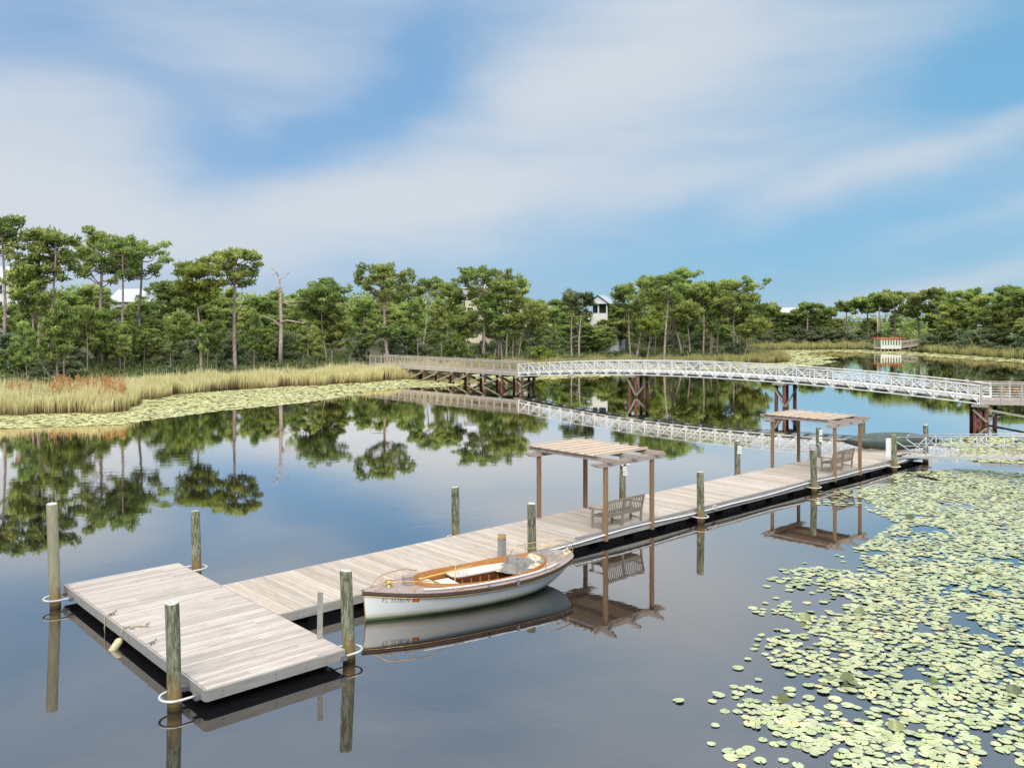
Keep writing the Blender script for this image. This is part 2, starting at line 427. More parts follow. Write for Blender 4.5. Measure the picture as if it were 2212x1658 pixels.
def build_terrain():
    xs = np.concatenate([np.linspace(-900, -120, 14)[:-1], np.linspace(-120, 200, 216), np.linspace(200, 1200, 16)[1:]])
    ys = np.concatenate([np.linspace(-60, 50, 6)[:-1], np.linspace(50, 260, 150), np.linspace(260, 2500, 24)[1:]])
    X, Y = np.meshgrid(xs, ys); P = np.stack([X.ravel(), Y.ravel()], 1)
    z = gh(P); v = np.column_stack([P, z]); nx = len(xs); ny = len(ys)
    i = np.arange(nx - 1); j = np.arange(ny - 1); I, J = np.meshgrid(i, j); a = (J * nx + I).ravel()
    f = np.stack([a, a + 1, a + nx + 1, a + nx], 1)
    o = link('ground', fast_mesh('ground', v, f, smooth=True), M['ground']); tag(o, kind='structure')
    mb = MB(); mb.add([(-1500, -200, 0), (1500, -200, 0), (1500, 2600, 0), (-1500, 2600, 0)], [(0, 1, 2, 3)])
    w = mb.build('pond_water', M['water']); tag(w, kind='structure')
build_terrain()

# pale sand path running up to the boardwalk's landward end
def path_strip(name, pts, w):
    pts = np.array(pts, float); vs = []; n = 24
    L = np.linspace(0, len(pts) - 1, n)
    cx_ = np.interp(L, range(len(pts)), pts[:, 0]); cy_ = np.interp(L, range(len(pts)), pts[:, 1])
    P = np.stack([cx_, cy_], 1); T = np.gradient(P, axis=0); T /= np.linalg.norm(T, axis=1)[:, None]
    Nn = np.stack([-T[:, 1], T[:, 0]], 1)
    a = P + Nn * w / 2; b = P - Nn * w / 2
    za = gh(a) + .10; zb = gh(b) + .10
    v = [(*p, z) for p, z in zip(a, za)] + [(*p, z) for p, z in zip(b, zb)]
    f = [(i, i + n, i + n + 1, i + 1) for i in range(n - 1)]
    mb = MB(); mb.add(v, f); tag(mb.build(name, M['sand']), kind='structure')
path_strip('sandy_path', [(-19.5, 113.5), (-24, 118), (-30, 121), (-37, 128), (-48, 134)], 2.4)

# ------------------------------------------------------------------ foliage building blocks
def clump(c, r, n, out, flat=.75, leaf=(.42, .12), up=.25, seed=None):
    """n needle/leaf triangles filling an ellipsoid; appended to out as (verts, tint)"""
    d = rng.normal(size=(n, 3)); d /= np.linalg.norm(d, axis=1)[:, None]
    rad = r * rng.uniform(.35, 1.0, n) ** .6
    p = d * rad[:, None]; p[:, 2] *= flat; p += c
    dirn = d + rng.normal(scale=.55, size=(n, 3)); dirn[:, 2] += up
    rnd = rng.normal(size=(n, 3)); cap = rng.random(n) < .62          # most needles form a shell facing outward
    d2 = d + np.array((0, 0, .35)); tang = rnd - d2 * (rnd * d2).sum(1)[:, None] / (d2 * d2).sum(1)[:, None]
    dirn = np.where(cap[:, None], tang, dirn); dirn /= np.linalg.norm(dirn, axis=1)[:, None]
    side = np.cross(dirn, np.where(cap[:, None], d2 + .35 * rng.normal(size=(n, 3)), rng.normal(size=(n, 3)))); side /= np.linalg.norm(side, axis=1)[:, None] + 1e-9
    L = leaf[0] * rng.uniform(.7, 1.3, n); Wd = leaf[1] * rng.uniform(.7, 1.3, n)
    a = p - side * Wd[:, None]; b = p + side * Wd[:, None]; t = p + dirn * L[:, None]
    v = np.stack([a, b, t], 1)
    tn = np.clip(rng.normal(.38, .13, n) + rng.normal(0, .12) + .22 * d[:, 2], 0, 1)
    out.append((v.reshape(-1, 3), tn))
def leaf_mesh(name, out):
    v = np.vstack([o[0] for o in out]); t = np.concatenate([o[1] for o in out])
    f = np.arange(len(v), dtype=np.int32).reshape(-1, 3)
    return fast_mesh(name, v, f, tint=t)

def pine_parts(h, cb, hw, lean=(0., 0.), rad=.22, limbs=18, dens=1.0, shape='umbrella', leaf=(.42, .13), cl=1.0, stubs=4, fork=False):
    """trunk MB + list of needle clumps; base at origin, height h, crown from cb to h, half width hw"""
    tb = MB(); out = []
    n = 9; zs = np.linspace(0, 1, n); ph = rng.uniform(0, 6.28)
    bend = h * .012
    def axis(z):
        z = np.asarray(z, float)
        return np.stack([lean[0] * z ** 1.2 + bend * np.sin(z * 5 + ph), lean[1] * z + bend * np.cos(z * 4 + ph) - bend * math.cos(ph), z * h], -1)
    tp = axis(zs * .97); tp[:, 0] -= tp[0, 0]
    x0 = bend * math.sin(ph)
    tb.tube(tp, rad * (1 - .72 * zs), 7)
    def ax(z):
        q = axis(z); q[0] -= x0; return q
    ncl = 0
    for i in range(limbs):
        t = (i + rng.uniform(.1, .9)) / limbs
        if shape == 'umbrella': prof = (.45 + .65 * math.sin(PI * min(1, t * .9 + .12))) * (1.0 if t < .75 else 1.25 - t * .55)
        elif shape == 'cone': prof = 1.05 - .75 * t
        else: prof = .6 + .5 * math.sin(PI * t)
        L = hw * prof * rng.uniform(.62, 1.12)
        if shape == 'umbrella' and rng.random() < .17: continue
        z = (cb + (h - cb) * t * .93) / h
        az = i * 2.4 + rng.uniform(-.5, .5)
        p0 = ax(z); rise = rng.uniform(.12, .5) * L + (1 - t) * .1 * L
        pts = []
        for k in range(5):
            q = k / 4
            pts.append(p0 + np.array([math.cos(az) * L * q, math.sin(az) * L * q, rise * q ** 1.6 + .12 * L * math.sin(q * 3) * rng.uniform(-1, 1)]))
        pts = np.array(pts)
        tb.tube(pts, np.linspace(rad * .30, .035, 5), 4, caps=False)
        m = max(2, int(round((1.6 + L * .60) * dens)))
        for k in range(m):
            q = rng.uniform(.42, 1.0) if k else 1.0
            j = min(3, int(q * 4)); fr_ = q * 4 - j
            c = pts[j] * (1 - fr_) + pts[min(4, j + 1)] * fr_
            if k:
                off = rng.normal(size=3) * (.28 * L ** .7 + .2); off[2] = abs(off[2]) * .6
                tb.tube([c, c + off * .6, c + off], [.04, .03, .02], 3, caps=False)
                c = c + off
            r = rng.uniform(.38, .82) * cl
            clump(c + np.array((0, 0, .12)), r, int(58 * dens ** .3 * (r / .7) ** 1.7), out, .55, leaf)
            ncl += 1
    for k in range(4):
        clump(ax(.955) + rng.normal(size=3) * np.array((.6, .6, .3)) * cl, .8 * cl, 60, out, .7, leaf)
    for k in range(stubs):
        z = rng.uniform(.3, .95) * cb / h; az = rng.uniform(0, 6.28); L = rng.uniform(.5, 2.2) * (hw / 4)
        p0 = ax(z); d = np.array((math.cos(az), math.sin(az), 0))
        tb.tube([p0, p0 + d * L * .5 + (0, 0, .1), p0 + d * L + (0, 0, rng.uniform(-.2, .6))], [rad * .22, rad * .15, .02], 4, caps=False)
    return tb, out
def oak_parts(h, hw, leaf=(.26, .12), n=34, per=60, trunks=3, zlow=.18):
    tb = MB(); out = []
    for k in range(trunks):
        az = rng.uniform(0, 6.28); L = hw * rng.uniform(.3, .7)
        tb.tube([(0, 0, -.1), (math.cos(az) * L * .3, math.sin(az) * L * .3, h * .25), (math.cos(az + .5) * L * .8, math.sin(az + .5) * L * .8, h * .5), (math.cos(az) * L, math.sin(az) * L, h * .8)],
                [.035 * h, .028 * h, .018 * h, .008 * h], 5, caps=False)
    lump = rng.uniform(0, 6.28, 3)
    for k in range(n):
        a = rng.uniform(0, 6.28); u = rng.uniform(0, 1) ** .5; z = rng.uniform(zlow, 1)
        prof = math.sin(PI * min(1, .25 + z * .72)) ** .6 * (1 + .22 * math.sin(2 * a + lump[0]) + .15 * math.sin(3 * a + lump[1]))
        c = np.array((math.cos(a) * hw * u * prof * .85, math.sin(a) * hw * u * prof * .85, z * h * .9))
        r = rng.uniform(.16, .30) * hw
        clump(c, r, per, out, .75, leaf, .1)
    return tb, out

def plant(name, label, cat, tb, out, loc, leafmat, barkmat, group=None, crown='crown', rz=0):
    t = thing(name, label, cat, loc, rz, group)
    tb.build('trunk', barkmat, t)
    if out: link(crown, leaf_mesh(crown, out), leafmat, t)
    return t

def ground_z(x, y): return float(gh([(x, y)])[0])
D = lambda X, Y: (.3418 * X, 459 + .3418 * Y)              # left third of the photo
E_ = lambda X, Y: (702 + .3418 * X, 540 + .3418 * Y)       # middle
G_ = lambda X, Y: (1404 + .3652 * X, 540 + .3652 * Y)      # right

def tree_at(fr, bx, by, tx, ty, half, cb, label, mat='pine', bark='bark', zdepth=None, **kw):
    b = fr(bx, by); t = fr(tx, ty); c = fr(tx, cb)
    sc_ = .3652 if fr is G_ else .3418
    z = zdepth if zdepth else at(b[0], b[1], .7)[1]
    x = (b[0] - CX) / F * z
    g = ground_z(x, z)
    ht = hy(t[1], z) - g; cbh = max(.2 * ht, hy(c[1], z) - g)
    hw = half * sc_ * z / F * 1.10
    lean = ((t[0] - b[0]) / F * z, rng.uniform(-.5, .5))
    rad = kw.pop('rad', .012 * ht + .03)
    tb, out = pine_parts(ht, cbh, hw, lean, rad, **kw)
    return plant('pine_tree', label, 'pine tree', tb, out, (x, z, g - .1), M[mat], M[bark])

# -- the pines one can tell apart, left to right
tree_at(D, 8, 1050, 25, 40, 120, 300, 'tall pine at the far left edge of the picture, its crown cut by the frame', rad=.24)
tree_at(D, 225, 1078, 220, 95, 125, 400, 'tall rounded pine just right of the leftmost pine, thick paired trunk', limbs=20)
tree_at(D, 318, 1080, 322, 120, 110, 430, 'tall straight pine, third tall crown from the left edge', limbs=18)
tree_at(D, 203, 1078, 190, 350, 100, 650, 'shorter pine whose trunk stands pressed against the thick paired trunk at left', mat='pine', shape='round', limbs=22, dens=1.2)
tree_at(D, 345, 1082, 410, 690, 75, 840, 'small leaning pine with a light crown behind the rusty ferns', shape='round', limbs=12)
tree_at(D, 642, 1020, 615, 122, 175, 470, 'biggest umbrella pine on the left bank with a broad domed crown', limbs=26, rad=.30)
tree_at(D, 742, 1036, 790, 168, 105, 440, 'slim pine between the broad domed pine and the forked pine', limbs=18)
tree_at(D, 838, 992, 900, 205, 190, 440, 'forked pine with long drooping side limb, right of the slim pine', limbs=26, rad=.27)
tree_at(D, 1155, 1012, 1115, 640, 75, 790, 'small thin pine with bare lower twigs in front of the sloping grass', shape='round', limbs=12, stubs=8)
tree_at(D, 1270, 1042, 1265, 338, 115, 580, 'yellowish green pine with an upright oval crown on the left bank', mat='bright', shape='round', limbs=26, dens=1.1)
tree_at(D, 1492, 1028, 1455, 240, 150, 470, 'lone tall umbrella pine standing out against the sky left of the dead tree', limbs=24, rad=.26)
tree_at(D, 1948, 977, 1950, 560, 95, 700, 'short pine with a broken looking top just right of the dead tree', shape='round', limbs=18)
tree_at(D, 2066, 982, 2020, 480, 140, 650, 'pine with a curving trunk, second to the right of the dead tree', shape='round', limbs=22)
tree_at(D, 2090, 940, 2080, 425, 50, 520, 'small dark wind-shaped treetop poking above the wood right of the dead tree', zdepth=150, limbs=12)
tree_at(E_, 400, 735, 370, 98, 175, 330, 'great domed pine beside the boardwalk rail, nearest the path', limbs=28, rad=.30)
tree_at(E_, 385, 735, 398, 500, 50, 560, 'thin young pine at the foot of the great domed pine', shape='round', limbs=9, rad=.09)
tree_at(E_, 620, 690, 655, 195, 115, 320, 'pine with a pale curving forked trunk behind the boardwalk', bark='bark_pale', limbs=20, stubs=6)
tree_at(E_, 778, 695, 790, 230, 85, 400, 'narrow pine right of the pale forked trunk', shape='round', limbs=18)
tree_at(E_, 912, 700, 895, 420, 95, 560, 'short gnarled pine with a twisted forked trunk above the boardwalk', bark='bark_pale', shape='round', limbs=14)
tree_at(E_, 1004, 702, 985, 130, 165, 340, 'tallest broad pine above the joint of boardwalk and white bridge', limbs=28, rad=.29)
tree_at(E_, 1068, 704, 1140, 195, 120, 330, 'leaning pine in front of the cream house', limbs=22)
tree_at(E_, 1120, 706, 1060, 330, 90, 500, 'pine with a crooked lower trunk right of the tallest broad pine', shape='round', limbs=18)
tree_at(E_, 1145, 706, 1200, 215, 80, 380, 'thin pine with a horizontal bare limb near the cream house', limbs=16)
tree_at(E_, 1180, 706, 1190, 420, 70, 560, 'straight slender trunk pine with a low crown above the bridge end', shape='round', limbs=14)
tree_at(E_, 1220, 706, 1280, 350, 125, 520, 'bushy pine leaning to the right over the start of the white bridge', shape='round', limbs=26, dens=1.1)
tree_at(E_, 1562, 700, 1552, 270, 70, 420, 'sparse half-dead pine left of the white tower house', mat='oak', limbs=12, stubs=10)
tree_at(E_, 1607, 700, 1630, 275, 80, 420, 'dark topped pine with pale bare branches left of the white tower house', mat='oak', bark='bark_pale', limbs=14, stubs=10)
tree_at(E_, 1935, 698, 1905, 240, 85, 400, 'first pine of the tall cluster, just right of the white tower house', limbs=18)
tree_at(E_, 1965, 700, 2040, 178, 115, 380, 'tall light crowned pine near the left of the dense cluster', limbs=24)
tree_at(E_, 2035, 704, 2060, 420, 75, 560, 'low light green pine in the gap of the dense cluster', shape='round', limbs=16, mat='bright')
tree_at(E_, 2145, 706, 2165, 155, 105, 330, 'tall narrow pine in the middle of the dense cluster', limbs=22)
lab = ['dark topped pine rising highest in the dense cluster', 'straight pine with a slender crown, mid cluster', 'pine with a pair of close trunks beneath, mid cluster',
       'pine with an even oval crown near the end of the point', 'broad full pine at the tip of the point', 'pine leaning left with a low crown near the tip of the point',
       'smaller pine at the waterside end of the point', 'pine with high rounded crown between two slender ones on the point', 'light green low pine overlooking the bridge on the point', 'last small pine bowing over the reeds at the point']
for i, a in enumerate([(80, 632, 200, 112, 80, 300), (140, 630, 130, 150, 95, 330), (190, 640, 60, 170, 95, 330), (316, 636, 305, 195, 95, 330), (500, 636, 515, 188, 130, 420),
                       (398, 628, 400, 212, 85, 350), (575, 630, 590, 300, 85, 460), (355, 630, 355, 230, 75, 360), (235, 642, 215, 330, 80, 440), (545, 640, 640, 420, 65, 520)]):
    tree_at(G_, *a, lab[i], limbs=24 if i != 4 else 34, dens=1.1, shape='round' if i in (4, 6, 8, 9) else 'umbrella')
# far right shore
labs = ['small pine standing above the far white gabled roofs', 'round topped pine right of the white gabled roofs across the pond', 'low rounded pine on the far shore beyond the spit',
        'dark flat topped pine rising alone on the far shore', 'double crowned pine left of the tall bare pole on the far shore', 'pine with a long bare pole trunk directly behind the red roofed shelter',
        'broad pine just right of the red roofed shelter', 'widest spreading pine on the far right shore', 'pale green full crowned pine on the far right shore', 'tall dark pine near the right edge of the picture',
        'pine cut by the right edge of the picture', 'narrow pine behind the right of the far reeds', 'pine with a bushy mid-height crown above the far walkway', 'pale pine between the widest and the full crowned pine']
for i, a in enumerate([(705, 550, 715, 330, 45, 400), (930, 548, 930, 316, 68, 420), (1045, 548, 1040, 350, 50, 420), (1165, 548, 1165, 315, 52, 370), (1290, 548, 1280, 290, 75, 400),
                       (1365, 548, 1358, 266, 42, 320), (1440, 548, 1450, 252, 85, 400), (1705, 552, 1690, 234, 90, 380), (1900, 560, 1895, 240, 110, 430), (2130, 570, 2130, 224, 95, 400),
                       (2215, 575, 2200, 235, 70, 400), (1960, 560, 2010, 262, 70, 420), (1600, 552, 1560, 265, 80, 420), (1800, 556, 1800, 300, 80, 420)]):
    tree_at(G_, *a, labs[i], zdepth=[235, 232, 238, 240, 236, 226, 230, 215, 200, 182, 176, 190, 222, 206][i], limbs=20, leaf=(.6, .2), cl=1.25, shape='umbrella', rad=.3)

# bare dead tree
def dead_tree():
    b = D(1768, 1002); z = at(b[0], b[1], .7)[1]; x = (b[0] - CX) / F * z; g = ground_z(x, z)
    k = .3418 * z / F
    P = lambda X, Y: np.array(((X - 1768) * k, rng.uniform(-.3, .3), (1002 - Y) * k))
    tb = MB(); r = .30
    tb.tube([P(1768, 1005), P(1771, 850), P(1775, 720), P(1773, 600), P(1770, 500), P(1768, 450), P(1762, 425)], [r, r * .85, r * .75, r * .62, r * .5, r * .34, r * .22], 9)
    for pts, r0 in [([(1762, 430), (1750, 400), (1725, 372), (1732, 362)], .10), ([(1765, 432), (1755, 395), (1748, 368)], .06), ([(1768, 440), (1790, 425), (1825, 395), (1822, 388)], .09),
                    ([(1750, 400), (1710, 415), (1675, 405)], .05), ([(1770, 740), (1740, 705), (1690, 680), (1640, 668), (1625, 655), (1610, 668)], .13),
                    ([(1776, 712), (1810, 698), (1860, 705), (1915, 717), (1935, 702)], .12), ([(1776, 610), (1800, 580), (1850, 580), (1925, 578)], .11),
                    ([(1797, 585), (1830, 605), (1885, 600)], .07), ([(1776, 610), (1795, 570), (1797, 530)], .08), ([(1770, 500), (1740, 480), (1725, 470)], .05), ([(1772, 520), (1800, 480), (1815, 430)], .04)]:
        p = [P(*q) for q in pts]; tb.tube(p, np.linspace(r0, r0 * .25, len(p)), 6)
    t = thing('dead_tree', 'bare pinkish grey dead tree with curving broken limbs on the left bank', 'dead tree', (x, z, g))
    tb.build('trunk', M['dead'], t)
dead_tree()

# -- filler woods: a few archetypes, copied
PINES = []
for i in range(9):
    hgt = 12.0
    tb, out = pine_parts(hgt, hgt * [.40, .28, .42, .25, .45, .33, .2, .38, .28][i], hgt * [.19, .2, .16, .2, .18, .22, .2, .17, .21][i], (rng.uniform(-.8, .8), 0), .15,
                         limbs=[20, 26, 18, 28, 18, 24, 30, 20, 26][i], dens=1.1, shape=['umbrella', 'round', 'umbrella', 'round', 'umbrella', 'round', 'cone', 'umbrella', 'round'][i], leaf=(.5, .16), cl=1.1, stubs=5)
    t = thing('pine_tree', 'pine in the wood behind the front row', 'pine tree', (0, 0, -200), 0, 'pines filling the wood behind the waterside')
    tb.build('trunk', M['bark'], t); link('crown', leaf_mesh('crown', out), M['pine'], t)
    PINES.append((t, hgt))
OAKS = []
for i in range(7):
    hgt = 5.0
    tb, out = oak_parts(hgt, 2.9 if i < 4 else 2.3, n=46 if i < 4 else 34, per=70, leaf=(.30, .13), zlow=.06)
    t = thing('scrub_oak', 'grey green scrub oak in the undergrowth', 'oak', (0, 0, -200), 0, 'scrub oaks under the pines')
    tb.build('trunk', M['bark_pale'], t); link('crown', leaf_mesh('crown', out), M['oak'] if i % 7 != 5 else M['bright'], t)
    OAKS.append((t, hgt))
used = set()
def place(arr, idx, x, y, h, label, group, wid=1.0):
    o, h0 = arr[idx]; s = h / h0; z = ground_z(x, y) - .1; rz = rng.uniform(0, 6.28)
    if id(o) not in used:
        used.add(id(o)); o.location = (x, y, z); o.rotation_euler[2] = rz; o.scale = (s * wid, s * wid, s)
        o['label'] = label; o['group'] = group; return o
    return dup(o, (x, y, z), rz, label, group, (s * wid, s * wid, s))
sky_x = [-60, 0, 150, 225, 250, 335, 355, 420, 560, 650, 760, 850, 950, 1050, 1150, 1225, 1255, 1290, 1330, 1360, 1400, 1480, 1600, 1640, 1700, 1800, 1900, 2000, 2100, 2300]
sky_y = [640, 645, 600, 600, 632, 632, 600, 596, 620, 628, 622, 612, 622, 622, 632, 640, 668, 700, 665, 640, 612, 600, 612, 650, 672, 676, 662, 648, 648, 648]
def land_z(px, extra):
    k = (px - CX) / F
    zz = np.arange(50, 330, 1.0); sd = shore_sd(np.stack([k * zz, zz], 1))
    i = int(np.argmax(sd > extra)); 
    return zz[i]
npine = 0
for row, (cnt, e0, e1, drop0, drop1) in enumerate([(46, 14, 24, 45, 130), (50, 25, 40, 15, 75), (38, 42, 66, 0, 35)]):
    for i in range(cnt):
        px = -70 + (1740 if row < 2 else 1760) * (i + rng.uniform(0, 1)) / cnt
        z = land_z(px, 6) + rng.uniform(e0, e1); x = (px - CX) / F * z
        if shore_sd([(x, z)])[0] < 4: continue
        yt = np.interp(px, sky_x, sky_y) + rng.uniform(drop0, drop1)
        h = hy(yt, z) - ground_z(x, z)
        if h < 3: continue
        front = row == 0
        place(PINES, int(rng.integers(9)), x, z, h, ['younger pine with a low green crown just behind the reeds', 'pine in the second rank of the wood behind the waterside', 'pine in the hindmost rank of the wood, only its crown showing'][row],
              ['young pines just behind the reeds', 'pines filling the wood behind the waterside', 'hindmost pines of the wood'][row], rng.uniform(.85, 1.35)); npine += 1
for i in range(30):
    px = 20 + 1590 * (i + rng.uniform(0, 1)) / 30
    z = land_z(px, 5) + rng.uniform(4, 12); x = (px - CX) / F * z
    if 740 < px < 840 or shore_sd([(x, z)])[0] < 4: continue
    yt = np.interp(px, sky_x, sky_y) + rng.uniform(25, 110)
    place(PINES, [0, 2, 4, 7][int(rng.integers(4))], x, z, hy(yt, z) - ground_z(x, z), 'slender bare trunked pine standing at the front of the wood', 'slender pines at the front of the wood', rng.uniform(.6, .85))
for px, yt, dz in ((1252, 676, 20), (1266, 700, 14), (1282, 704, 18), (1296, 712, 12), (1312, 690, 17), (1328, 668, 22), (1340, 660, 16), (1302, 700, 24), (1264, 680, 26), (1272, 684, 30), (1280, 694, 28), (1290, 700, 30), (1304, 704, 16), (1318, 680, 28)):
    z = land_z(px, 6) + dz; x = (px - CX) / F * z
    place(PINES, [1, 3, 6, 8][px % 4], x, z, hy(yt, z) - ground_z(x, z), 'low green pine hiding the foot of the tower house', 'low pines in front of the tower house', 1.5)
for i in range(62):   # far right shore
    px = 1640 + 640 * (i + rng.uniform(0, 1)) / 62
    z = np.interp(px, [1640, 1860, 2050, 2212, 2300], [228, 222, 190, 165, 150]) + rng.uniform(4, 34); x = (px - CX) / F * z
    yt = np.interp(px, sky_x, sky_y) + rng.uniform(8, 75); h = hy(yt, z) - ground_z(x, z)
    if shore_sd([(x, z)])[0] < 3: continue
    place(PINES, int(rng.integers(9)), x, z, h, 'pine in the wood on the far right shore', 'pines filling the far right shore', rng.uniform(1.0, 1.5))
for i in range(76):
    px = -50 + 1740 * (i + rng.uniform(0, 1)) / 84
    deep = rng.random() < .6
    z = land_z(px, 4) + (rng.uniform(13, 34) if deep else rng.uniform(2, 8)); x = (px - CX) / F * z
    if 740 < px < 830 and z < 125: continue
    if shore_sd([(x, z)])[0] < 2: continue
    h = rng.uniform(2.6, 5.2) if deep else rng.uniform(.8, 1.9)
    place(OAKS, int(rng.integers(7)), x, z, h, 'grey green scrub oak under the pines of the left and middle bank' if deep else 'low round bush on the bank close behind the reeds',
          'scrub oaks under the pines' if deep else 'low bushes behind the reeds', rng.uniform(.9, 1.5))
for px, yt in ((1686, 674), (1697, 680), (1708, 677), (1719, 682), (1731, 679), (1742, 674), (1753, 680), (1790, 690), (1800, 696)):
    z = 236 + (px % 5); x = (px - CX) / F * z
    place(PINES, [1, 3, 6, 8][px % 4], x, z, hy(yt, z) - ground_z(x, z), 'pine on the far shore screening the far white house', 'pines screening the far white house', 1.5)
for i in range(46):
    px = 1640 + 640 * (i + rng.uniform(0, 1)) / 46
    z = np.interp(px, [1640, 1860, 2050, 2212, 2300], [228, 222, 190, 165, 150]) + rng.uniform(1, 12); x = (px - CX) / F * z
    if shore_sd([(x, z)])[0] < 1: continue
    place(OAKS, int(rng.integers(7)), x, z, rng.uniform(2, 5.5), 'dark green bush at the foot of the far right wood', 'bushes along the far right shore', rng.uniform(1.2, 1.8))
def named_bush(px, py, h, wid, mat, label):
    p = at(px, py, .7); tb, out = oak_parts(h, wid, n=40, per=60, leaf=(.26, .12), zlow=.05)
    plant('bush', label, 'bush', tb, out, (p[0], p[1], ground_z(*p) - .05), M[mat], M['bark_pale'])
named_bush(1172, 782, 3.0, 2.2, 'bright', 'bright yellow green bush above the first panels of the white bridge')
named_bush(785, 770, 4.6, 2.8, 'oak', 'big grey green bush beside the landward end of the boardwalk')
named_bush(270, 803, 1.6, 2.4, 'bright', 'low yellow green bush at the foot of the forked pine')
named_bush(630, 792, 2.0, 2.2, 'bright', 'light green bush just right of the dead tree trunk')
named_bush(1585, 772, 3.2, 2.5, 'oak', 'dense round bush near the waterside tip of the point')

# distant unbroken wood closing the view
def wood_mass():
    out = []
    for px in np.arange(-140, 2420, 9):
        for k in range(3):
            z = (np.interp(px, [-100, 800, 1600, 1700, 2300], [165, 190, 225, 285, 215])) + 9 * k + rng.uniform(-3, 3); x = (px - CX) / F * z
            yt = np.interp(px, sky_x, sky_y) + 14 + 22 * (2 - k) + rng.uniform(-6, 12); top = hy(yt, z); g = ground_z(x, z)
            zz = top - 1.4
            while zz > g + .5:
                clump(np.array((x + rng.uniform(-1, 1), z + rng.uniform(-1, 1), zz)), 1.9, 26, out, .8, (.95, .36)); zz -= 2.4
    o = link('distant_wood', leaf_mesh('distant_wood', out), M['pine']); tag(o, 'unbroken dark green wood far behind the pines', 'wood', kind='stuff')
wood_mass()

# undergrowth on the bank
def undergrowth():
    out = []
    n = 7500
    px = rng.uniform(-40, 1700, n); ex = rng.uniform(1.0, 1, n)
    k = 0
    base = {}
    for i in range(n):
        q = int(px[i] // 20)
        if q not in base: base[q] = land_z(px[i], 1.5)
        z = base[q] + rng.uniform(0, 1) ** 1.3 * 42; x = (px[i] - CX) / F * z
        if 745 < px[i] < 830 and z > 108: continue
        out_h = rng.uniform(.3, .9)
        p = np.array((x, z, 0)); P_ = p
        clump(np.array((x, z, 0.)), rng.uniform(.5, 1.1), 18, out, out_h, (.42, .13), .7)
    xs = np.array([o[0][:, :2].mean(0) for o in out]); hz = gh(xs); sd = shore_sd(xs)
    keep = []
    for o, z0, s in zip(out, hz, sd):
        if s > .5: o[0][:, 2] += z0 + .2; keep.append(o)
    o = link('undergrowth', leaf_mesh('undergrowth', keep), M['under']); tag(o, 'low green undergrowth covering the bank below the pines', 'undergrowth', kind='stuff')
undergrowth()

# reeds
def blades(name, P, hgt, wid, mat, label, cat, lean=.25, kink=True):
    n = len(P); h = hgt * rng.uniform(.7, 1.15, n); a = rng.uniform(0, 6.28, n); w = wid * rng.uniform(.7, 1.3, n)
    l = rng.uniform(0, lean, n) * h; la = rng.uniform(0, 6.28, n)
    z0 = np.maximum(gh(P), -.1) - .05
    h = h * (.72 + .5 * (np.sin(P[:, 0] * .9 + P[:, 1] * .5) * np.sin(P[:, 1] * .8 - P[:, 0] * .33) * .5 + .5)) * np.where(rng.random(n) < .06, 1.35, 1.0)
    sx, sy = np.cos(a) * w / 2, np.sin(a) * w / 2
    b1 = np.stack([P[:, 0] - sx, P[:, 1] - sy, z0], 1); b2 = np.stack([P[:, 0] + sx, P[:, 1] + sy, z0], 1)
    mx, my = P[:, 0] + np.cos(la) * l * .3, P[:, 1] + np.sin(la) * l * .3
    m1 = np.stack([mx - sx * .8, my - sy * .8, z0 + h * .6], 1); m2 = np.stack([mx + sx * .8, my + sy * .8, z0 + h * .6], 1)
    t = np.stack([P[:, 0] + np.cos(la) * l, P[:, 1] + np.sin(la) * l, z0 + h], 1)
    v = np.stack([b1, b2, m2, m1, t], 1).reshape(-1, 3)
    k = np.arange(n) * 5
    f = np.concatenate([np.stack([k, k + 1, k + 2], 1), np.stack([k, k + 2, k + 3], 1), np.stack([k + 3, k + 2, k + 4], 1)])
    tint = np.tile(np.clip(rng.normal(.5, .2, n), 0, 1), 3)
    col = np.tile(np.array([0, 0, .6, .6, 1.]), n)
    o = link(name, fast_mesh(name, v, f, tint=tint, col=col), mat); tag(o, label, cat, kind='stuff'); return o
def band(p0, p1, inland0, inland1, n):
    """points on land within the band inland0..inland1 m from the shore, between polyline stations p0,p1"""
    seg = np.linalg.norm(np.diff(shore, axis=0), axis=1); cum = np.concatenate([[0], np.cumsum(seg)])
    s = rng.uniform(cum[p0], cum[p1], n); i = np.clip(np.searchsorted(cum, s) - 1, 0, len(seg) - 1)
    k = (s - cum[i]) / seg[i]; P = shore[i] + (shore[i + 1] - shore[i]) * k[:, None]
    d = (shore[i + 1] - shore[i]) / seg[i][:, None]; nrm = np.stack([-d[:, 1], d[:, 0]], 1)
    w = inland0 + (inland1 - inland0) * rng.uniform(0, 1, n) ** 1.4
    wob = .5 * np.sin(s * .9) + .35 * np.sin(s * 2.3)
    return P + nrm * (w + wob)[:, None] + rng.normal(0, .12, (n, 2))
a = band(1, 3, -.3, 10.5, 38000)
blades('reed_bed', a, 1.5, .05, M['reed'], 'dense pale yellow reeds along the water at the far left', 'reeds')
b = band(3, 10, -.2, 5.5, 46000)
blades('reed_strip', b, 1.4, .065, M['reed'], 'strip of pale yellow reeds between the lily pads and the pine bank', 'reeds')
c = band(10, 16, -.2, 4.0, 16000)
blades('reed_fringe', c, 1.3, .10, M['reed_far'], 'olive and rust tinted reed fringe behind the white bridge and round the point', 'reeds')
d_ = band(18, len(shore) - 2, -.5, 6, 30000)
blades('far_reed_belt', d_, 1.6, .14, M['reed_far'], 'olive green reed belt along the far right shore', 'reeds')
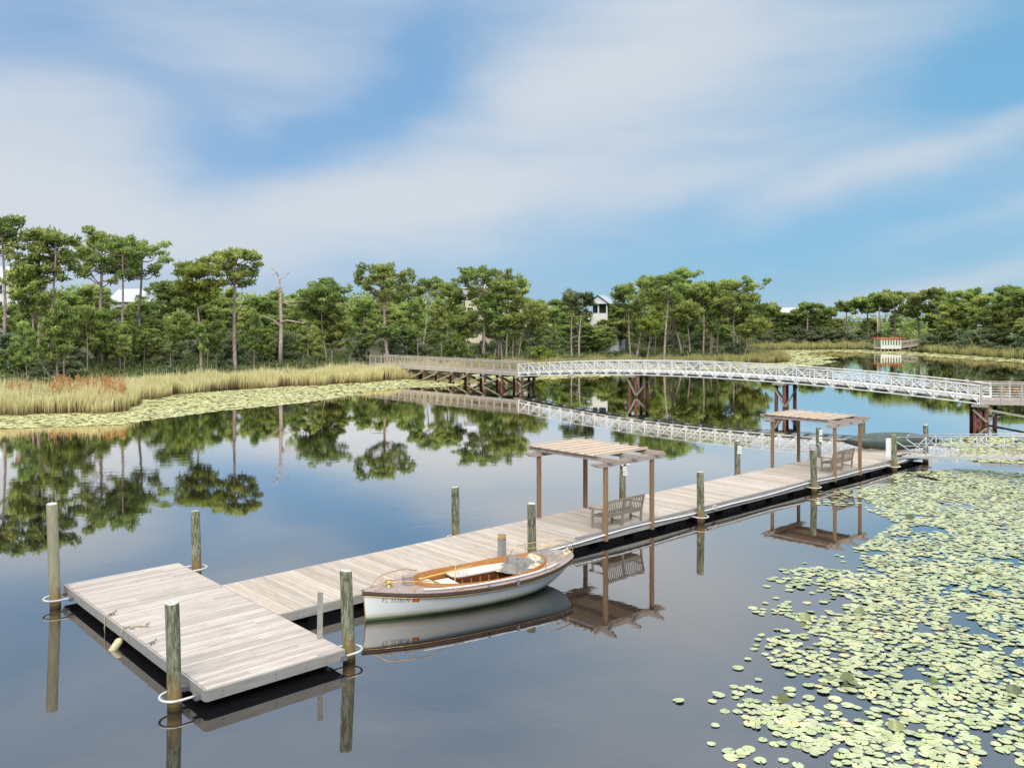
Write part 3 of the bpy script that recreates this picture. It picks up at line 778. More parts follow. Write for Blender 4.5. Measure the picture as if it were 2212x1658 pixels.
def ferns():
    out = []
    P = []
    for i in range(150):
        px = rng.choice([rng.uniform(-10, 130), rng.uniform(115, 268)], p=[.2, .8]); z = rng.uniform(69.5, 80)
        x = (px - CX) / F * z
        hh_ = rng.uniform(1.1, 2.0)
        for k in range(4):
            clump(np.array((x + rng.normal(0, .06), z, .35 + hh_ - .20 * k)), .15, 8, out, 1.9, (.24, .04), .9)
    o = link('rusty_fern', leaf_mesh('rusty_fern', out), M['fern']); tag(o, 'rust orange fern fronds rising from the left reed bed', 'ferns', kind='stuff')
ferns()

# ------------------------------------------------------------------ lily pads
def pad_xyz(x, y, r, rot, z=.012, tilt=(0, 0), curl=0.0, n=14):
    g = np.linspace(.16, 2 * PI - .16, n) + rot
    rr = r * (1 + .05 * np.sin(3 * g) + .03 * np.sin(7 * g + rot))
    vx = rr * np.cos(g); vy = rr * np.sin(g) * .93
    vz = curl * np.maximum(0, np.cos(g - rot - PI)) ** 2 * r + tilt[0] * vx + tilt[1] * vy
    v = np.column_stack([x + vx, y + vy, z + np.maximum(vz, -.008) + .004])
    return np.vstack([[(x, y, z)], v])
def pads_mesh(name, pts, rs, tints, n=10, z=.01, mat=None):
    V_, Fc, T_ = [], [], []
    base = 0
    for (x, y), r, t in zip(pts, rs, tints):
        v = pad_xyz(x, y, r, rng.uniform(0, 6.28), z + rng.uniform(0, .012), (rng.normal(0, .06), rng.normal(0, .06)), n=n); V_.append(v)
        i = np.arange(1, n); Fc.append(np.stack([np.full(n - 1, base), base + i, base + i + 1], 1)); T_.append(np.full(n - 1, t)); base += n + 1
    return fast_mesh(name, np.vstack(V_), np.vstack(Fc), tint=np.concatenate(T_))
def scatter_poly(poly_px, n, rmin, gap=None, dens=None, sy=1.0):
    """rejection sampling of world points whose photo position falls in the outline, kept apart by a grid"""
    poly = np.array([at(*p) for p in poly_px]); x0, y0 = poly.min(0); x1, y1 = poly.max(0)
    out = []; grid = {}; cs = rmin * 2
    def inside(x, y):
        c = False; j = len(poly) - 1
        for i in range(len(poly)):
            xi, yi = poly[i]; xj, yj = poly[j]
            if (yi > y) != (yj > y) and x < (xj - xi) * (y - yi) / (yj - yi) + xi: c = not c
            j = i
        return c
    tries = 0
    while len(out) < n and tries < n * 30:
        tries += 1
        x, y = rng.uniform(x0, x1), rng.uniform(y0, y1)
        if not inside(x, y): continue
        if dens is not None and rng.random() > dens(x, y): continue
        gx, gy = int(x / cs), int(y / cs); ok = True
        for a_ in (-1, 0, 1):
            for b_ in (-1, 0, 1):
                for q in grid.get((gx + a_, gy + b_), ()):
                    if (q[0] - x) ** 2 + (q[1] - y) ** 2 < rmin ** 2: ok = False
        if ok: out.append((x, y)); grid.setdefault((gx, gy), []).append((x, y))
    return out
def tints_for(n, old=.03, dark=.03):
    t = rng.uniform(.22, .88, n); q = rng.random(n); t[q < old] = rng.uniform(.95, 1, (q < old).sum()); t[q > 1 - dark] = rng.uniform(0, .1, (q > 1 - dark).sum()); return t
from mathutils import noise as mnoise, Vector
def nz(x, y, s): return mnoise.noise(Vector((x * s, y * s, 3.1)))
near_poly = [(1560, 1900), (1500, 1668), (1470, 1560), (1462, 1515), (1560, 1480), (1625, 1400), (1620, 1290), (1700, 1215), (1860, 1180), (1940, 1130), (1860, 1095), (1740, 1090), (1770, 1062), (1900, 1045), (1935, 1022), (2090, 1012), (2300, 1025), (2420, 1080), (2420, 1900)]
def near_density(x, y):
    p = px_of(x, y)
    # dense inside, ragged and thin at the left margin
    edge = np.interp(p[1], [1010, 1050, 1090, 1130, 1180, 1230, 1290, 1400, 1500, 1560, 1660, 1900], [1950, 1810, 1780, 1830, 1840, 1740, 1690, 1680, 1590, 1530, 1560, 1580])
    k = (p[0] - edge) / 330
    a = nz(x, y, .55) + .5 * nz(x, y, 1.6)
    thr = np.interp(p[1], [1000, 1150, 1350, 1660], [.06, .15, .30, .34])
    v = 1 if a + .35 * nz(x, y, 3.1) + min(k, .6) * .9 > thr else .03 if k > -.4 else 0
    if k < 0: v *= .35
    return v
pts = scatter_poly(near_poly, 6400, .136, dens=near_density)
pts.sort(key=lambda p: p[1])
inframe = [p for p in pts if px_of(*p)[1] < 1668 and px_of(*p)[0] < 2225]
near300 = inframe[:288]; rest = [p for p in pts if p not in set(near300)]
protos = []
for i in range(6):
    for t, nm in ((rng.uniform(.3, .8), 'green'), (.97, 'yellow')):
        v = pad_xyz(0, 0, .106, 0, 0, (rng.normal(0, .02), rng.normal(0, .02)), curl=rng.choice([0, .06]), n=18); nn = 18
        i_ = np.arange(1, nn); f = np.stack([np.zeros(nn - 1, int), i_, i_ + 1], 1)
        me = fast_mesh('lily_pad', v, f, tint=np.full(nn - 1, t)); me.materials.append(M['pad']); protos.append((me, nm))
green = [p for p in protos if p[1] == 'green']; yellow = [p for p in protos if p[1] == 'yellow']
for (x, y) in near300:
    isy = rng.random() < .045
    me = (yellow if isy else green)[int(rng.integers(6))][0]
    o = bpy.data.objects.new('lily_pad', me); COL.objects.link(o); s = rng.uniform(.62, 1.28)
    o.location = (x, y, .006 + rng.uniform(0, .012)); o.rotation_euler = (rng.normal(0, .03), rng.normal(0, .03), rng.uniform(0, 6.28)); o.scale = (s, s, 1)
    if isy: tag(o, 'yellowed lily pad floating in the near lower right of the pond', 'lily pad', 'yellowed lily pads nearest the camera')
    else: tag(o, 'pale green round lily pad floating in the near lower right of the pond', 'lily pad', 'green lily pads nearest the camera')
o = link('lily_pads_beyond', pads_mesh('lily_pads_beyond', rest, rng.uniform(.070, .132, len(rest)), tints_for(len(rest)), 10), M['pad'])
tag(o, 'mass of pale green lily pads spreading right of the dock', 'lily pads', kind='stuff')
# upturned dark leaves standing out of the mat
UP = [(2052, 1362), (1858, 1327), (1828, 1470), (2110, 1235), (1740, 1180 + 160), (2190, 1500), (1935, 1580), (2140, 1290), (2010, 1480), (1690, 1455 + 60), (2085, 1155), (1965, 1120)]
for i, (px, py) in enumerate(UP):
    x, y = at(px, py); g = np.linspace(-1.9, 1.9, 12); r = rng.uniform(.10, .15)
    v = np.array([(0, 0, 0)] + [(r * math.sin(q), .05 * math.cos(2 * q), r * .75 * (1 + math.cos(q)) * .9) for q in g])
    f = np.stack([np.zeros(11, int), np.arange(1, 12), np.arange(2, 13)], 1)
    me = fast_mesh('upturned_leaf', v, f, tint=np.full(11, rng.uniform(.02, .15)), smooth=True); me.materials.append(M['pad'])
    o = bpy.data.objects.new('upturned_lily_leaf', me); COL.objects.link(o); o.location = (x, y, .0); o.rotation_euler = (rng.uniform(-.5, .5), 0, rng.uniform(-.7, .7))
    tag(o, 'dark folded lily leaf standing up out of the floating mat', 'lily leaf', 'dark upturned lily leaves')
# pads along the left bank, under the boardwalk, behind the bridge, round the point and far shore
def pad_stuff(name, poly, n, rmin, rr, label, dens=None, dark=.10):
    P = scatter_poly(poly, n, rmin, dens=dens)
    P = [p for p in P if shore_sd([p])[0] < .6]
    o = link(name, pads_mesh(name, P, rng.uniform(*rr, len(P)), tints_for(len(P), .03, dark), 8), M['pad_bank']); tag(o, label, 'lily pads', kind='stuff')
pad_stuff('bank_lily_pads', [(-120, 900), (270, 888), (286, 864), (378, 852), (649, 832), (756, 827), (880, 817), (930, 822), (1000, 832), (950, 836), (870, 838), (784, 848), (700, 864), (600, 876), (478, 887), (360, 903), (256, 917), (0, 926), (-120, 930)],
          8000, .22, (.14, .24), 'broad carpet of lily pads along the left bank reeds')
pad_stuff('middle_lily_pads', [(1000, 809), (1150, 800), (1400, 792), (1500, 789), (1480, 797), (1351, 812), (1240, 816), (1119, 823), (1040, 824)], 3600, .27, (.2, .32), 'lily pads along the reeds behind the white bridge')
pad_stuff('point_lily_pads', [(1500, 790), (1640, 786), (1692, 783), (1668, 765), (1640, 757), (1750, 757), (1790, 759), (1730, 765), (1775, 768), (1812, 773), (1770, 776), (1805, 781), (1770, 788), (1690, 795), (1600, 797), (1520, 797)], 6500, .34, (.25, .45), 'lily pads floating around the tip of the point', dens=lambda x, y: 1 if nz(x, y, .12) > -.28 else .05)
pad_stuff('far_lily_pads', [(1640, 755), (1860, 755), (1950, 759), (2050, 765), (2130, 770), (2230, 776), (2230, 785), (2100, 776), (1990, 768), (1880, 763), (1800, 759), (1700, 757)], 6500, .42, (.32, .55), 'pale lily pads fringing the far right shore')
pad_stuff('gangway_lily_pads', [(1990, 955), (2060, 945), (2300, 938), (2300, 1005), (2120, 998), (2050, 985), (2080, 968)], 1500, .17, (.10, .17), 'scattered lily pads behind the aluminium gangway', dens=lambda x, y: 1 if nz(x, y, .5) > .02 else .04)

# ------------------------------------------------------------------ floating dock  (local frame: x = s along, y = -t)
ZD = .39
dock = thing('floating_dock', 'long weathered wooden floating dock with a wider T-shaped head at its near end', 'dock', (C0[0], C0[1], 0), TH)
DL, DWd = 36.9, 3.05
HS, HA, HB = -2.955, 2.84, 5.96
def boards():
    mb = MB(); x = .30; w = .145
    while x < DL - .05:
        j = rng.uniform(-.004, .004)
        mb.box(x, min(x + w - .008, DL), -DWd + .02 + rng.uniform(0, .012), -.02 - rng.uniform(0, .012), ZD - .035, ZD + j * .6, rng.random()); x += w
    mb.build('walkway_decking', M['deck_y'], dock)
    mb = MB(); mb.box(0.012, .148, -DWd + .02, -.02, ZD - .035, ZD + .003, .75); mb.box(.156, .292, -DWd + .02, -.02, ZD - .035, ZD + .002, .6)
    mb.build('joint_board', M['deck_y'], dock)
    mb = MB(); y = -HB + .02
    while y < HA - .03:
        y1 = min(y + w - .007, HA - .02)
        cuts = [HS + .02, 0.0]
        if rng.random() < .55: cuts.insert(1, rng.choice([-2.0, -1.5, -1.0, -.6]))
        for a, b in zip(cuts[:-1], cuts[1:]):
            mb.box(a + .002, b - .002, y, y1, ZD - .035, ZD + rng.uniform(-.003, .003), rng.random())
        y += w
    mb.build('head_decking', M['deck_x'], dock)
boards()
def fasc(name, x0, x1, y0, y1, z0=.17, z1=ZD - .004, m='fascia'):
    mb = MB(); L = max(abs(x1 - x0), abs(y1 - y0)); n = max(1, int(L / 4))
    for i in range(n):
        a, b = i / n, (i + 1) / n
        if abs(x1 - x0) > abs(y1 - y0): mb.box(x0 + (x1 - x0) * a + .002, x0 + (x1 - x0) * b - .002, y0, y1, z0, z1, rng.random())
        else: mb.box(x0, x1, y0 + (y1 - y0) * a + .002, y0 + (y1 - y0) * b - .002, z0, z1, rng.random())
    return mb.build(name, M[m], dock, bevel=.006)
fasc('fascia_board', .03, DL, -DWd - .03, -DWd + .015)
fasc('fascia_board', .03, DL, -.015, .03)
fasc('fascia_board', HS - .03, HS + .015, -HB, HA)
fasc('fascia_board', HS, 0.02, -HB - .03, -HB + .015)
fasc('fascia_board', HS, 0.02, HA - .015, HA + .03)
fasc('fascia_board', -.018, .027, -HB, -DWd - .035)
fasc('fascia_board', -.018, .027, .035, HA)
fasc('fascia_board', DL, DL + .04, -DWd, 0)
# bolt heads along the fascias
mb = MB()
for s in np.arange(.5, 34, 1.22):
    for z in (.24, .32): mb.tube([(s, -DWd - .032, z), (s, -DWd - .042, z)], .014, 6)
for t in np.arange(-HA + .4, HB, 1.1):
    for z in (.24, .32): mb.tube([(HS - .032, -t, z), (HS - .042, -t, z)], .014, 6)
for s in np.arange(HS + .3, 0, 1.1):
    for z in (.24, .32): mb.tube([(s, -HB - .032, z), (s, -HB - .042, z)], .014, 6)
mb.build('bolt_head', M['galv'], dock)
fasc('edge_curb', 10.2, 35.2, -DWd - .005, -DWd + .085, ZD + .006, ZD + .075, 'curb')
# floats
k = 0
for s in np.arange(.9, DL - 1, 1.75):
    for y in (-DWd + .14, -.14 - .8):
        mb = MB(); mb.box(s, s + 1.25, y, y + .8, -.35, .165); mb.build('float', M['float'], dock, bevel=.03)
for t in np.arange(-HA + .3, HB - .9, 1.62):
    mb = MB(); mb.box(HS + .22, HS + 1.2, -t - 1.15, -t, -.35, .165); mb.build('float', M['float'], dock, bevel=.03)
    mb = MB(); mb.box(HS + 1.6, -.2, -t - 1.15, -t, -.35, .165); mb.build('float', M['float'], dock, bevel=.03)
mb = MB(); mb.box(.3, DL - .1, -DWd + 1.1, -1.1, .0, .14); mb.build('float_frame', M['float'], dock)
# white water pipe clipped along the near edge
p = []
for s in np.arange(8.6, 34.6, .25):
    dz = .02 * math.sin(s * 1.1) + .025 * math.sin(s * .53 + 1) - (.03 if s > 30 else 0)
    p.append((s, -DWd - .075 - .015 * math.sin(s * .8), .335 + dz))
p += [(35.0, -DWd - .05, .36), (35.3, -DWd + .1, .43)]
mb = MB(); mb.tube(p, .026, 8); mb.build('water_pipe', M['pipe'], dock)
mb = MB(); mb.box(17.45, 17.65, -DWd - .11, -DWd - .035, .27, .43); mb.build('pipe_valve_box', plain('tan_valve_box', (.5, .45, .36), .6), dock)
def hoop(cx_, cy_, nx, ny, parent=dock):
    """white pipe hoop round a piling; (nx,ny) points away from the dock edge"""
    tx, ty = -ny, nx; q = []; r = .27; back = .32
    q.append((cx_ + tx * r - nx * back, cy_ + ty * r - ny * back))
    for a in np.linspace(0, PI, 14):
        q.append((cx_ + tx * r * math.cos(a) + nx * r * math.sin(a) * 1.0, cy_ + ty * r * math.cos(a) + ny * r * math.sin(a)))
    q.append((cx_ - tx * r - nx * back, cy_ - ty * r - ny * back))
    mb = MB(); mb.tube([(a, b, .235) for a, b in q], .025, 8); mb.build('piling_hoop', M['hoop'], parent)
    for sgn in (1, -1):
        bx, by = cx_ + sgn * tx * r - nx * back, cy_ + sgn * ty * r - ny * back
        mb = MB(); mb.box(bx - .07, bx + .07, by - .07, by + .07, .17, .265); mb.build('hoop_bracket', M['galv'], parent)
# cleats on the head
def cleat(x, y, a):
    mb = MB(); c_, s_ = math.cos(a), math.sin(a); P = lambda u, v, z: (x + u * c_ - v * s_, y + u * s_ + v * c_, ZD + z)
    mb.tube([P(-.13, 0, .075), P(-.06, 0, .06), P(.06, 0, .06), P(.13, 0, .075)], .015, 6)
    mb.bar(P(-.04, 0, 0), P(-.04, 0, .06), .03, .03); mb.bar(P(.04, 0, 0), P(.04, 0, .06), .03, .03)
    mb.build('cleat', M['galv'], dock)
def s_t(px, py, h=ZD):
    p = np.array(at(px, py, h)) - C0; return float(p @ U), float(p @ V)
for px, py in [(238, 1333 + 5), (325, 1398)]:
    a = s_t((350 + (415 if px == 238 else 1075) / 4.145) * .54, (2350 + (455 if px == 238 else 940) / 4.145) * .54)
    cleat(a[0], -a[1], .5)
# swim ladder loop near the second shelter
x, t = 30.2, 0.0
mb = MB()
for o_ in (-.22, .22):
    mb.tube([(30.6 + o_, .06, -.4), (30.6 + o_, .06, ZD + .55), (30.6 + o_, -.02, ZD + .72), (30.6 + o_, -.2, ZD + .72), (30.6 + o_, -.3, ZD + .6), (30.6 + o_, -.3, ZD)], .022, 8)
for z in (.0, .25): mb.tube([(30.38, .06, z), (30.82, .06, z)], .018, 6)
mb.build('swim_ladder', M['alu'], dock)

# ------------------------------------------------------------------ pilings
def piling(s, t, top, r, label, leanx=0.0, leany=0.0, top_r=None, hp=None):
    x, y = W(s, t)
    root = thing('piling', label, 'piling', (x, y, 0))
    n = 20; rings = np.concatenate([np.linspace(-1.2, top - .03, 14), [top]]); vs = []; fs = []
    ph = rng.uniform(0, 6.28, 3)
    for j, z in enumerate(rings):
        for k in range(n):
            g = 2 * PI * k / n; rr = r * (1 + .035 * math.sin(2 * g + ph[0] + z) + .02 * math.sin(5 * g + ph[1] + 2 * z) + .012 * rng.normal()) * (1 - .02 * z)
            if j == len(rings) - 1: rr *= .93
            f_ = max(z, 0) / top
            vs.append((rr * math.cos(g) + leanx * f_, rr * math.sin(g) + leany * f_, z + (.012 * math.sin(g + ph[2]) if j >= len(rings) - 2 else 0)))
    m = len(rings)
    for j in range(m - 1):
        for k in range(n): fs.append((j*n+k, j*n+(k+1) % n, (j+1)*n+(k+1) % n, (j+1)*n+k))
    mb = MB(); mb.add(vs, fs, .5, True); mb.build('shaft', M['piling_pale'] if 'pale tan' in label else M['piling'], root)
    mb = MB(); tp = vs[-n:]; c = (leanx, leany, top + .012)
    mb.add(tp + [c], [(k, (k + 1) % n, n) for k in range(n)], .5); mb.build('sawn_top', M['piling_top'], root)
    if hp: hoop(s, -t, *hp)
    return root
piling(-3.32, -2.32, 2.62, .135, 'tall pale tan piling at the far left corner of the dock head', -.09, 0, hp=(-1, 0))
piling(.42, -2.55, 1.85, .125, 'mottled piling behind the left side of the dock head, against the tree reflections', -.04, 0, hp=(1, 0))
piling(-3.34, 5.45, 1.98, .135, 'nearest piling, green streaked, at the front corner of the dock head', -.05, 0, hp=(-1, 0))
piling(.30, 5.68, 1.92, .13, 'green and orange stained piling between the dock head and the bow of the boat', -.07, 0, hp=(1, 0))
piling(8.05, -.30, 1.85, .13, 'piling behind the far edge of the walkway midway between dock head and first shelter', -.02, 0, hp=(0, 1))
piling(8.0, 3.32, 1.89, .13, 'dark green piling at the stern of the white boat', -.02, 0, hp=(0, -1))
piling(16.4, -.32, 1.97, .125, 'piling carrying a pair of floodlights seen through the first shelter', 0, 0, hp=(0, 1))
piling(16.37, 3.34, 1.83, .13, 'dark piling on the near edge just right of the first shelter', -.02, 0, hp=(0, -1))
piling(24.38, -.32, 1.82, .13, 'piling with a white depth sign between the two shelters on the far edge', 0, 0, hp=(0, 1))
piling(24.5, 3.34, 1.79, .13, 'slanting mossy piling on the near edge left of the second shelter bench', -.05, 0, hp=(0, -1))
piling(31.75, -.32, 1.81, .13, 'piling with two small white signs standing behind the second shelter', 0, 0, hp=(0, 1))
piling(32.2, 3.34, 1.76, .13, 'piling at the foot of the aluminium gangway', -.02, 0, hp=(0, -1))
piling(36.67, -.35, 1.8, .13, 'piling rising just behind the upturned green canoe', 0, 0, hp=(0, 1))
piling(35.78, 3.36, 1.94, .13, 'piling standing in the water behind the aluminium gangway rail', 0, 0, hp=(0, -1))

# thin grey stake and short mooring post
x, y = -4.157, 18.81
mb = MB(); mb.box(-.05, .05, -.03, .03, -.8, 1.38); mb.box(-.05, -.02, .031, .05, -.8, 1.40, .8)
o = mb.build('thin_stake', M['fascia']); o.location = (x, y, 0); o.rotation_euler = (0, .01, .5)
tag(o, 'thin grey plank stake standing in the water inside the dock corner', 'stake')
mb = MB(); mb.box(-.09, .09, -.09, .09, 0, .66)
s_, t_ = 7.22, 2.86
o = mb.build('mooring_post', M['curb'], bevel=.008); o.location = (*W(s_, t_), ZD); o.rotation_euler = (0, 0, TH)
tag(o, 'short square grey mooring post on the dock edge behind the white boat', 'mooring post')

# ------------------------------------------------------------------ signs and lights on pilings
def sign(s, t, z, w, h, rows, label, rz, parent_r=.14, cat='sign'):
    x, y = W(s, t); d = np.array((math.sin(rz), -math.cos(rz))) * (parent_r + .012)
    root = thing('depth_sign', label, cat, (x + d[0], y + d[1], z), rz)
    mb = MB(); mb.box(-w/2, w/2, -.006, .006, -h/2, h/2); mb.build('panel', M['white_plastic'], root, bevel=.003)
    for body, size, dz in rows:
        me = text_mesh(body, size, .001); o = link('lettering', me, M['black_text'], root); o.location = (0, -.009, dz); o.rotation_euler = (PI/2, 0, 0)
sign(24.38, -.32, 1.52, .20, .18, [('6 FT', .085, 0.0)], 'white sign reading 6 FT on the piling between the two shelters', .35)
sign(24.38, -.32, 1.33, .22, .15, [('1.828 M', .055, 0.0)], 'small white 1.828 M sign below the 6 FT sign between the shelters', .35)
sign(16.4, -.32, 1.50, .20, .18, [('6 FT', .085, 0.0)], 'white sign reading 6 FT under the pair of floodlights', .45)
sign(16.4, -.32, 1.31, .22, .15, [('1.828 M', .055, 0.0)], 'small white 1.828 M sign low on the floodlight piling', .6)
sign(31.75, -.32, 1.57, .20, .26, [('6 FT', .085, 0.0)], 'upper white sign on the piling behind the second shelter', .4)
sign(31.75, -.32, 1.22, .20, .26, [('1.828 M', .055, 0.0)], 'lower white sign on the piling behind the second shelter', .4)
root = thing('floodlight_pair', 'pair of white floodlights on the piling behind the first shelter', 'floodlight', (*W(16.4, -.32), 1.72), .4)
for sx in (-1, 1):
    mb = MB(); mb.tube([(sx*.02, -.15, 0), (sx*.08, -.17, -.02), (sx*.17, -.21, -.08)], [.03, .04, .062], 10); mb.build('lamp_head', M['white_plastic'], root)
mb = MB(); mb.tube([(0, -.10, .03), (0, -.17, .03)], .06, 12); mb.build('mounting_box', M['white_plastic'], root)
mb = MB(); mb.tube([(-.14, -.02, .1), (-.145, -.02, -1.5)], .016, 6); mb.build('conduit', M['galv'], root)
p = W(32.2, 3.34)
root = thing('notice_board', 'blank white upright board fixed left of the gangway piling', 'board', (p[0] - .26, p[1] + .02, 1.12), .1)
mb = MB(); mb.box(-.15, .15, -.012, .012, -.46, .46); mb.build('panel', M['white_plastic'], root, bevel=.02)
mb = MB(); mb.box(.15, .2, -.02, .02, -.3, -.22); mb.box(.15, .2, -.02, .02, .22, .3); mb.build('bracket', M['galv'], root)

# ------------------------------------------------------------------ pergola shelters
def pergola(s0, label):
    p = W(s0, 1.5)
    root = thing('pergola', label, 'pergola', (p[0], p[1], 0), TH, 'slatted shelters over the dock benches')
    Wd = 2.38; ZT = 2.60
    for (x, y) in ((0, 1.47), (Wd, 1.47), (0, -1.60), (Wd, -1.60)):
        mb = MB(); mb.box(x - .062, x + .062, y - .062, y + .062, .14 if y < 0 else ZD, ZT, rng.random()); mb.build('post', M['pergola_post'], root, bevel=.008)
    def pointed(name, ax, a0, a1, c, w, z0, z1, m='pergola_beam'):
        # beam with ends cut back at a slant below
        mb = MB(); cut = .24
        prof = [(a0, z1), (a1, z1), (a1, z1 - .04), (a1 - cut, z0), (a0 + cut, z0), (a0, z1 - .04)]
        vs = [];
        for o_ in (-w/2, w/2):
            for (u_, z) in prof: vs.append((u_, c + o_, z) if ax == 'x' else (c + o_, u_, z))
        n = 6
        fs = [tuple(range(n)), tuple(range(2*n-1, n-1, -1))] + [(i, i + n, (i+1) % n + n, (i+1) % n) for i in range(n)]
        mb.add(vs, fs, rng.random()); return mb.build(name, M[m], root)
    # paired cross beams sitting on the posts run along the dock; rafters cross them
    for y in (1.47, -1.60):
        for o_ in (-.085, .085): pointed('beam', 'x', -.62, Wd + .62, y + o_, .04, ZT - .06, ZT + .09)
    for x in (-.04, 1.17, Wd): pointed('rafter', 'y', -2.10, 2.10, x + .02, .05, ZT + .092, ZT + .235)
    mb = MB()
    y = -1.36
    i = 0
    while y < 1.75:
        mb.box(-.12, Wd + .12, y, y + .138, ZT + .238, ZT + .262, rng.random()); 
        y += .146; i += 1
    mb.build('roof_slat', M['pergola_slat'], root)
    for y in np.arange(-1.30, 1.75, .43):
        mb = MB(); mb.box(-.2, Wd + .16, y, y + .045, ZT + .263, ZT + .31, rng.random()); mb.build('roof_batten', M['pergola_slat'], root)
    return root
pergola(11.50, 'nearer slatted wooden pergola over the first bench, right of the white boat')
pergola(26.75, 'farther slatted wooden pergola over the second bench near the gangway')

def bench():
    root = thing('bench', '', 'bench', (0, 0, ZD), TH, 'garden benches under the pergolas')
    L = 2.02
    # local: x along, back at y=0, front at y=.48
    for x in (0.03, L / 2, L - .03):
        mb = MB(); mb.bar((x, .02, 0), (x, .0, .42), .06, .06); mb.bar((x, .0, .42), (x, -.11, .93), .055, .05); mb.build('rear_leg', M['bench'], root)
        mb = MB(); mb.bar((x, .47, 0), (x, .47, .62 if abs(x - L / 2) > .5 else .40), .06, .06); mb.build('front_leg', M['bench'], root)
        mb = MB(); mb.bar((x, .02, .12), (x, .47, .12), .025, .04); mb.build('stretcher', M['bench'], root)
    for x in (0.03, L - .03):
        mb = MB(); pts = [(x, -.04, .66), (x, .15, .665), (x, .33, .64), (x, .46, .66), (x, .55, .665), (x, .585, .63)]
        for a, b in zip(pts[:-1], pts[1:]): mb.bar(a, b, .07, .035)
        mb.tube([(x - .035, .575, .635), (x + .035, .575, .635)], .032, 10); mb.build('armrest', M['bench'], root)
    mb = MB()
    for y in np.linspace(.03, .50, 7): mb.box(.0, L, y - .026, y + .026, .415 - .03 * math.sin((y - .03) / .47 * PI), .437 - .03 * math.sin((y - .03) / .47 * PI), rng.random())
    mb.build('seat', M['bench'], root)
    mb = MB(); mb.bar((0, -.005, .40), (L, -.005, .40), .03, .08); mb.bar((0, .48, .375), (L, .48, .375), .03, .06); mb.build('seat_rail', M['bench'], root)
    mb = MB(); mb.bar((0, -.022, .48), (L, -.022, .48), .03, .055); mb.bar((.0, -.115, .915), (L, -.115, .915), .032, .075)
    n = 22
    for i in range(1, n):
        x = L * i / n
        if abs(x - L / 2) < .03: continue
        mb.bar((x, -.022, .48), (x, -.108, .90), .038, .014, tint=rng.random())
    mb.build('backrest', M['bench'], root)
    return root
b1 = bench()
b1.location = (*W(11.72, 2.78), ZD); b1['label'] = 'weathered teak bench under the nearer pergola'
dup(b1, (*W(27.35, 2.62), ZD), TH, 'weathered teak bench under the farther pergola')

# ------------------------------------------------------------------ ropes and fender on the head
def wp(px, py, h=ZD): a = at(px, py, h); return np.array((a[0], a[1], h))
Z4 = lambda X, Y: ((350 + X / 4.145) * .54, (2350 + Y / 4.145) * .54)
e1 = wp(*Z4(430, 460)); e2 = wp(*Z4(330, 465))
edge = np.array((*W(HS - .05, s_t(*Z4(320, 470))[1]), ZD))
mb = MB(); mb.tube([e1 + (0, 0, .05), (e1 + e2) / 2 + (0, 0, .03), edge + (0, 0, .025), edge + (0, 0, -.1), edge + (-.01, -.01, -.25), edge + (0, 0, -.42)], .013, 6)
tag(mb.build('dock_line', M['rope']), 'pale line tied to a cleat and hanging over the left edge of the dock head', 'rope')
s0, t0 = s_t(*Z4(590, 690)); base = np.array((*W(HS - .06, t0), 0))
root = thing('fender', 'cream ribbed boat fender hanging from the left edge of the dock head', 'fender', tuple(base))
mb = MB(); prof = []; nn = 16
for q in np.linspace(0, 1, 14):
    r = .10 * min(1, math.sin(PI * min(max(q, .02), .98)) * 2.6) ** .5; prof.append((q, r))
ax0 = np.array((-.02, .0, .20)); ax1 = np.array((-.17, -.14, -.07))
ax_ = ax1 - ax0
mb.tube([ax0 + ax_ * q * 1.35 for q, r in prof], [r * (.9 + .0) for q, r in prof], 18)
mb.build('body', M['fender'], root)
mb = MB(); mb.tube([(0.05, .05, ZD + .01), (.0, 0, ZD + .01), (-.01, -.005, .30), ax0], .010, 6); mb.build('lanyard', M['rope'], root)
pts = []
for i, (X, Y) in enumerate([(600, 655), (640, 660), (610, 680), (660, 670), (690, 650), (715, 668), (690, 680), (745, 690), (760, 665), (775, 690), (740, 655), (800, 655), (860, 650), (900, 660), (850, 640), (930, 650), (1030, 648), (960, 640), (985, 600), (1050, 592)]):
    q = wp(*Z4(X, Y)); q[2] = ZD + .015 + .006 * (i % 3); pts.append(q)
cr = []
for i in range(len(pts) - 1):
    for k in range(4): cr.append(pts[i] * (1 - k / 4) + pts[i + 1] * k / 4 + np.array((0, 0, .0)))
cr = np.array(cr); cr[1:-1] = (cr[:-2] + cr[1:-1] + cr[2:]) / 3
mb = MB(); mb.tube(cr, .012, 6); tag(mb.build('tangled_rope', plain('brown_rope', (.30, .24, .17), .9, var=.4, scale=40)), 'tangled brown rope lying on the dock head boards', 'rope')

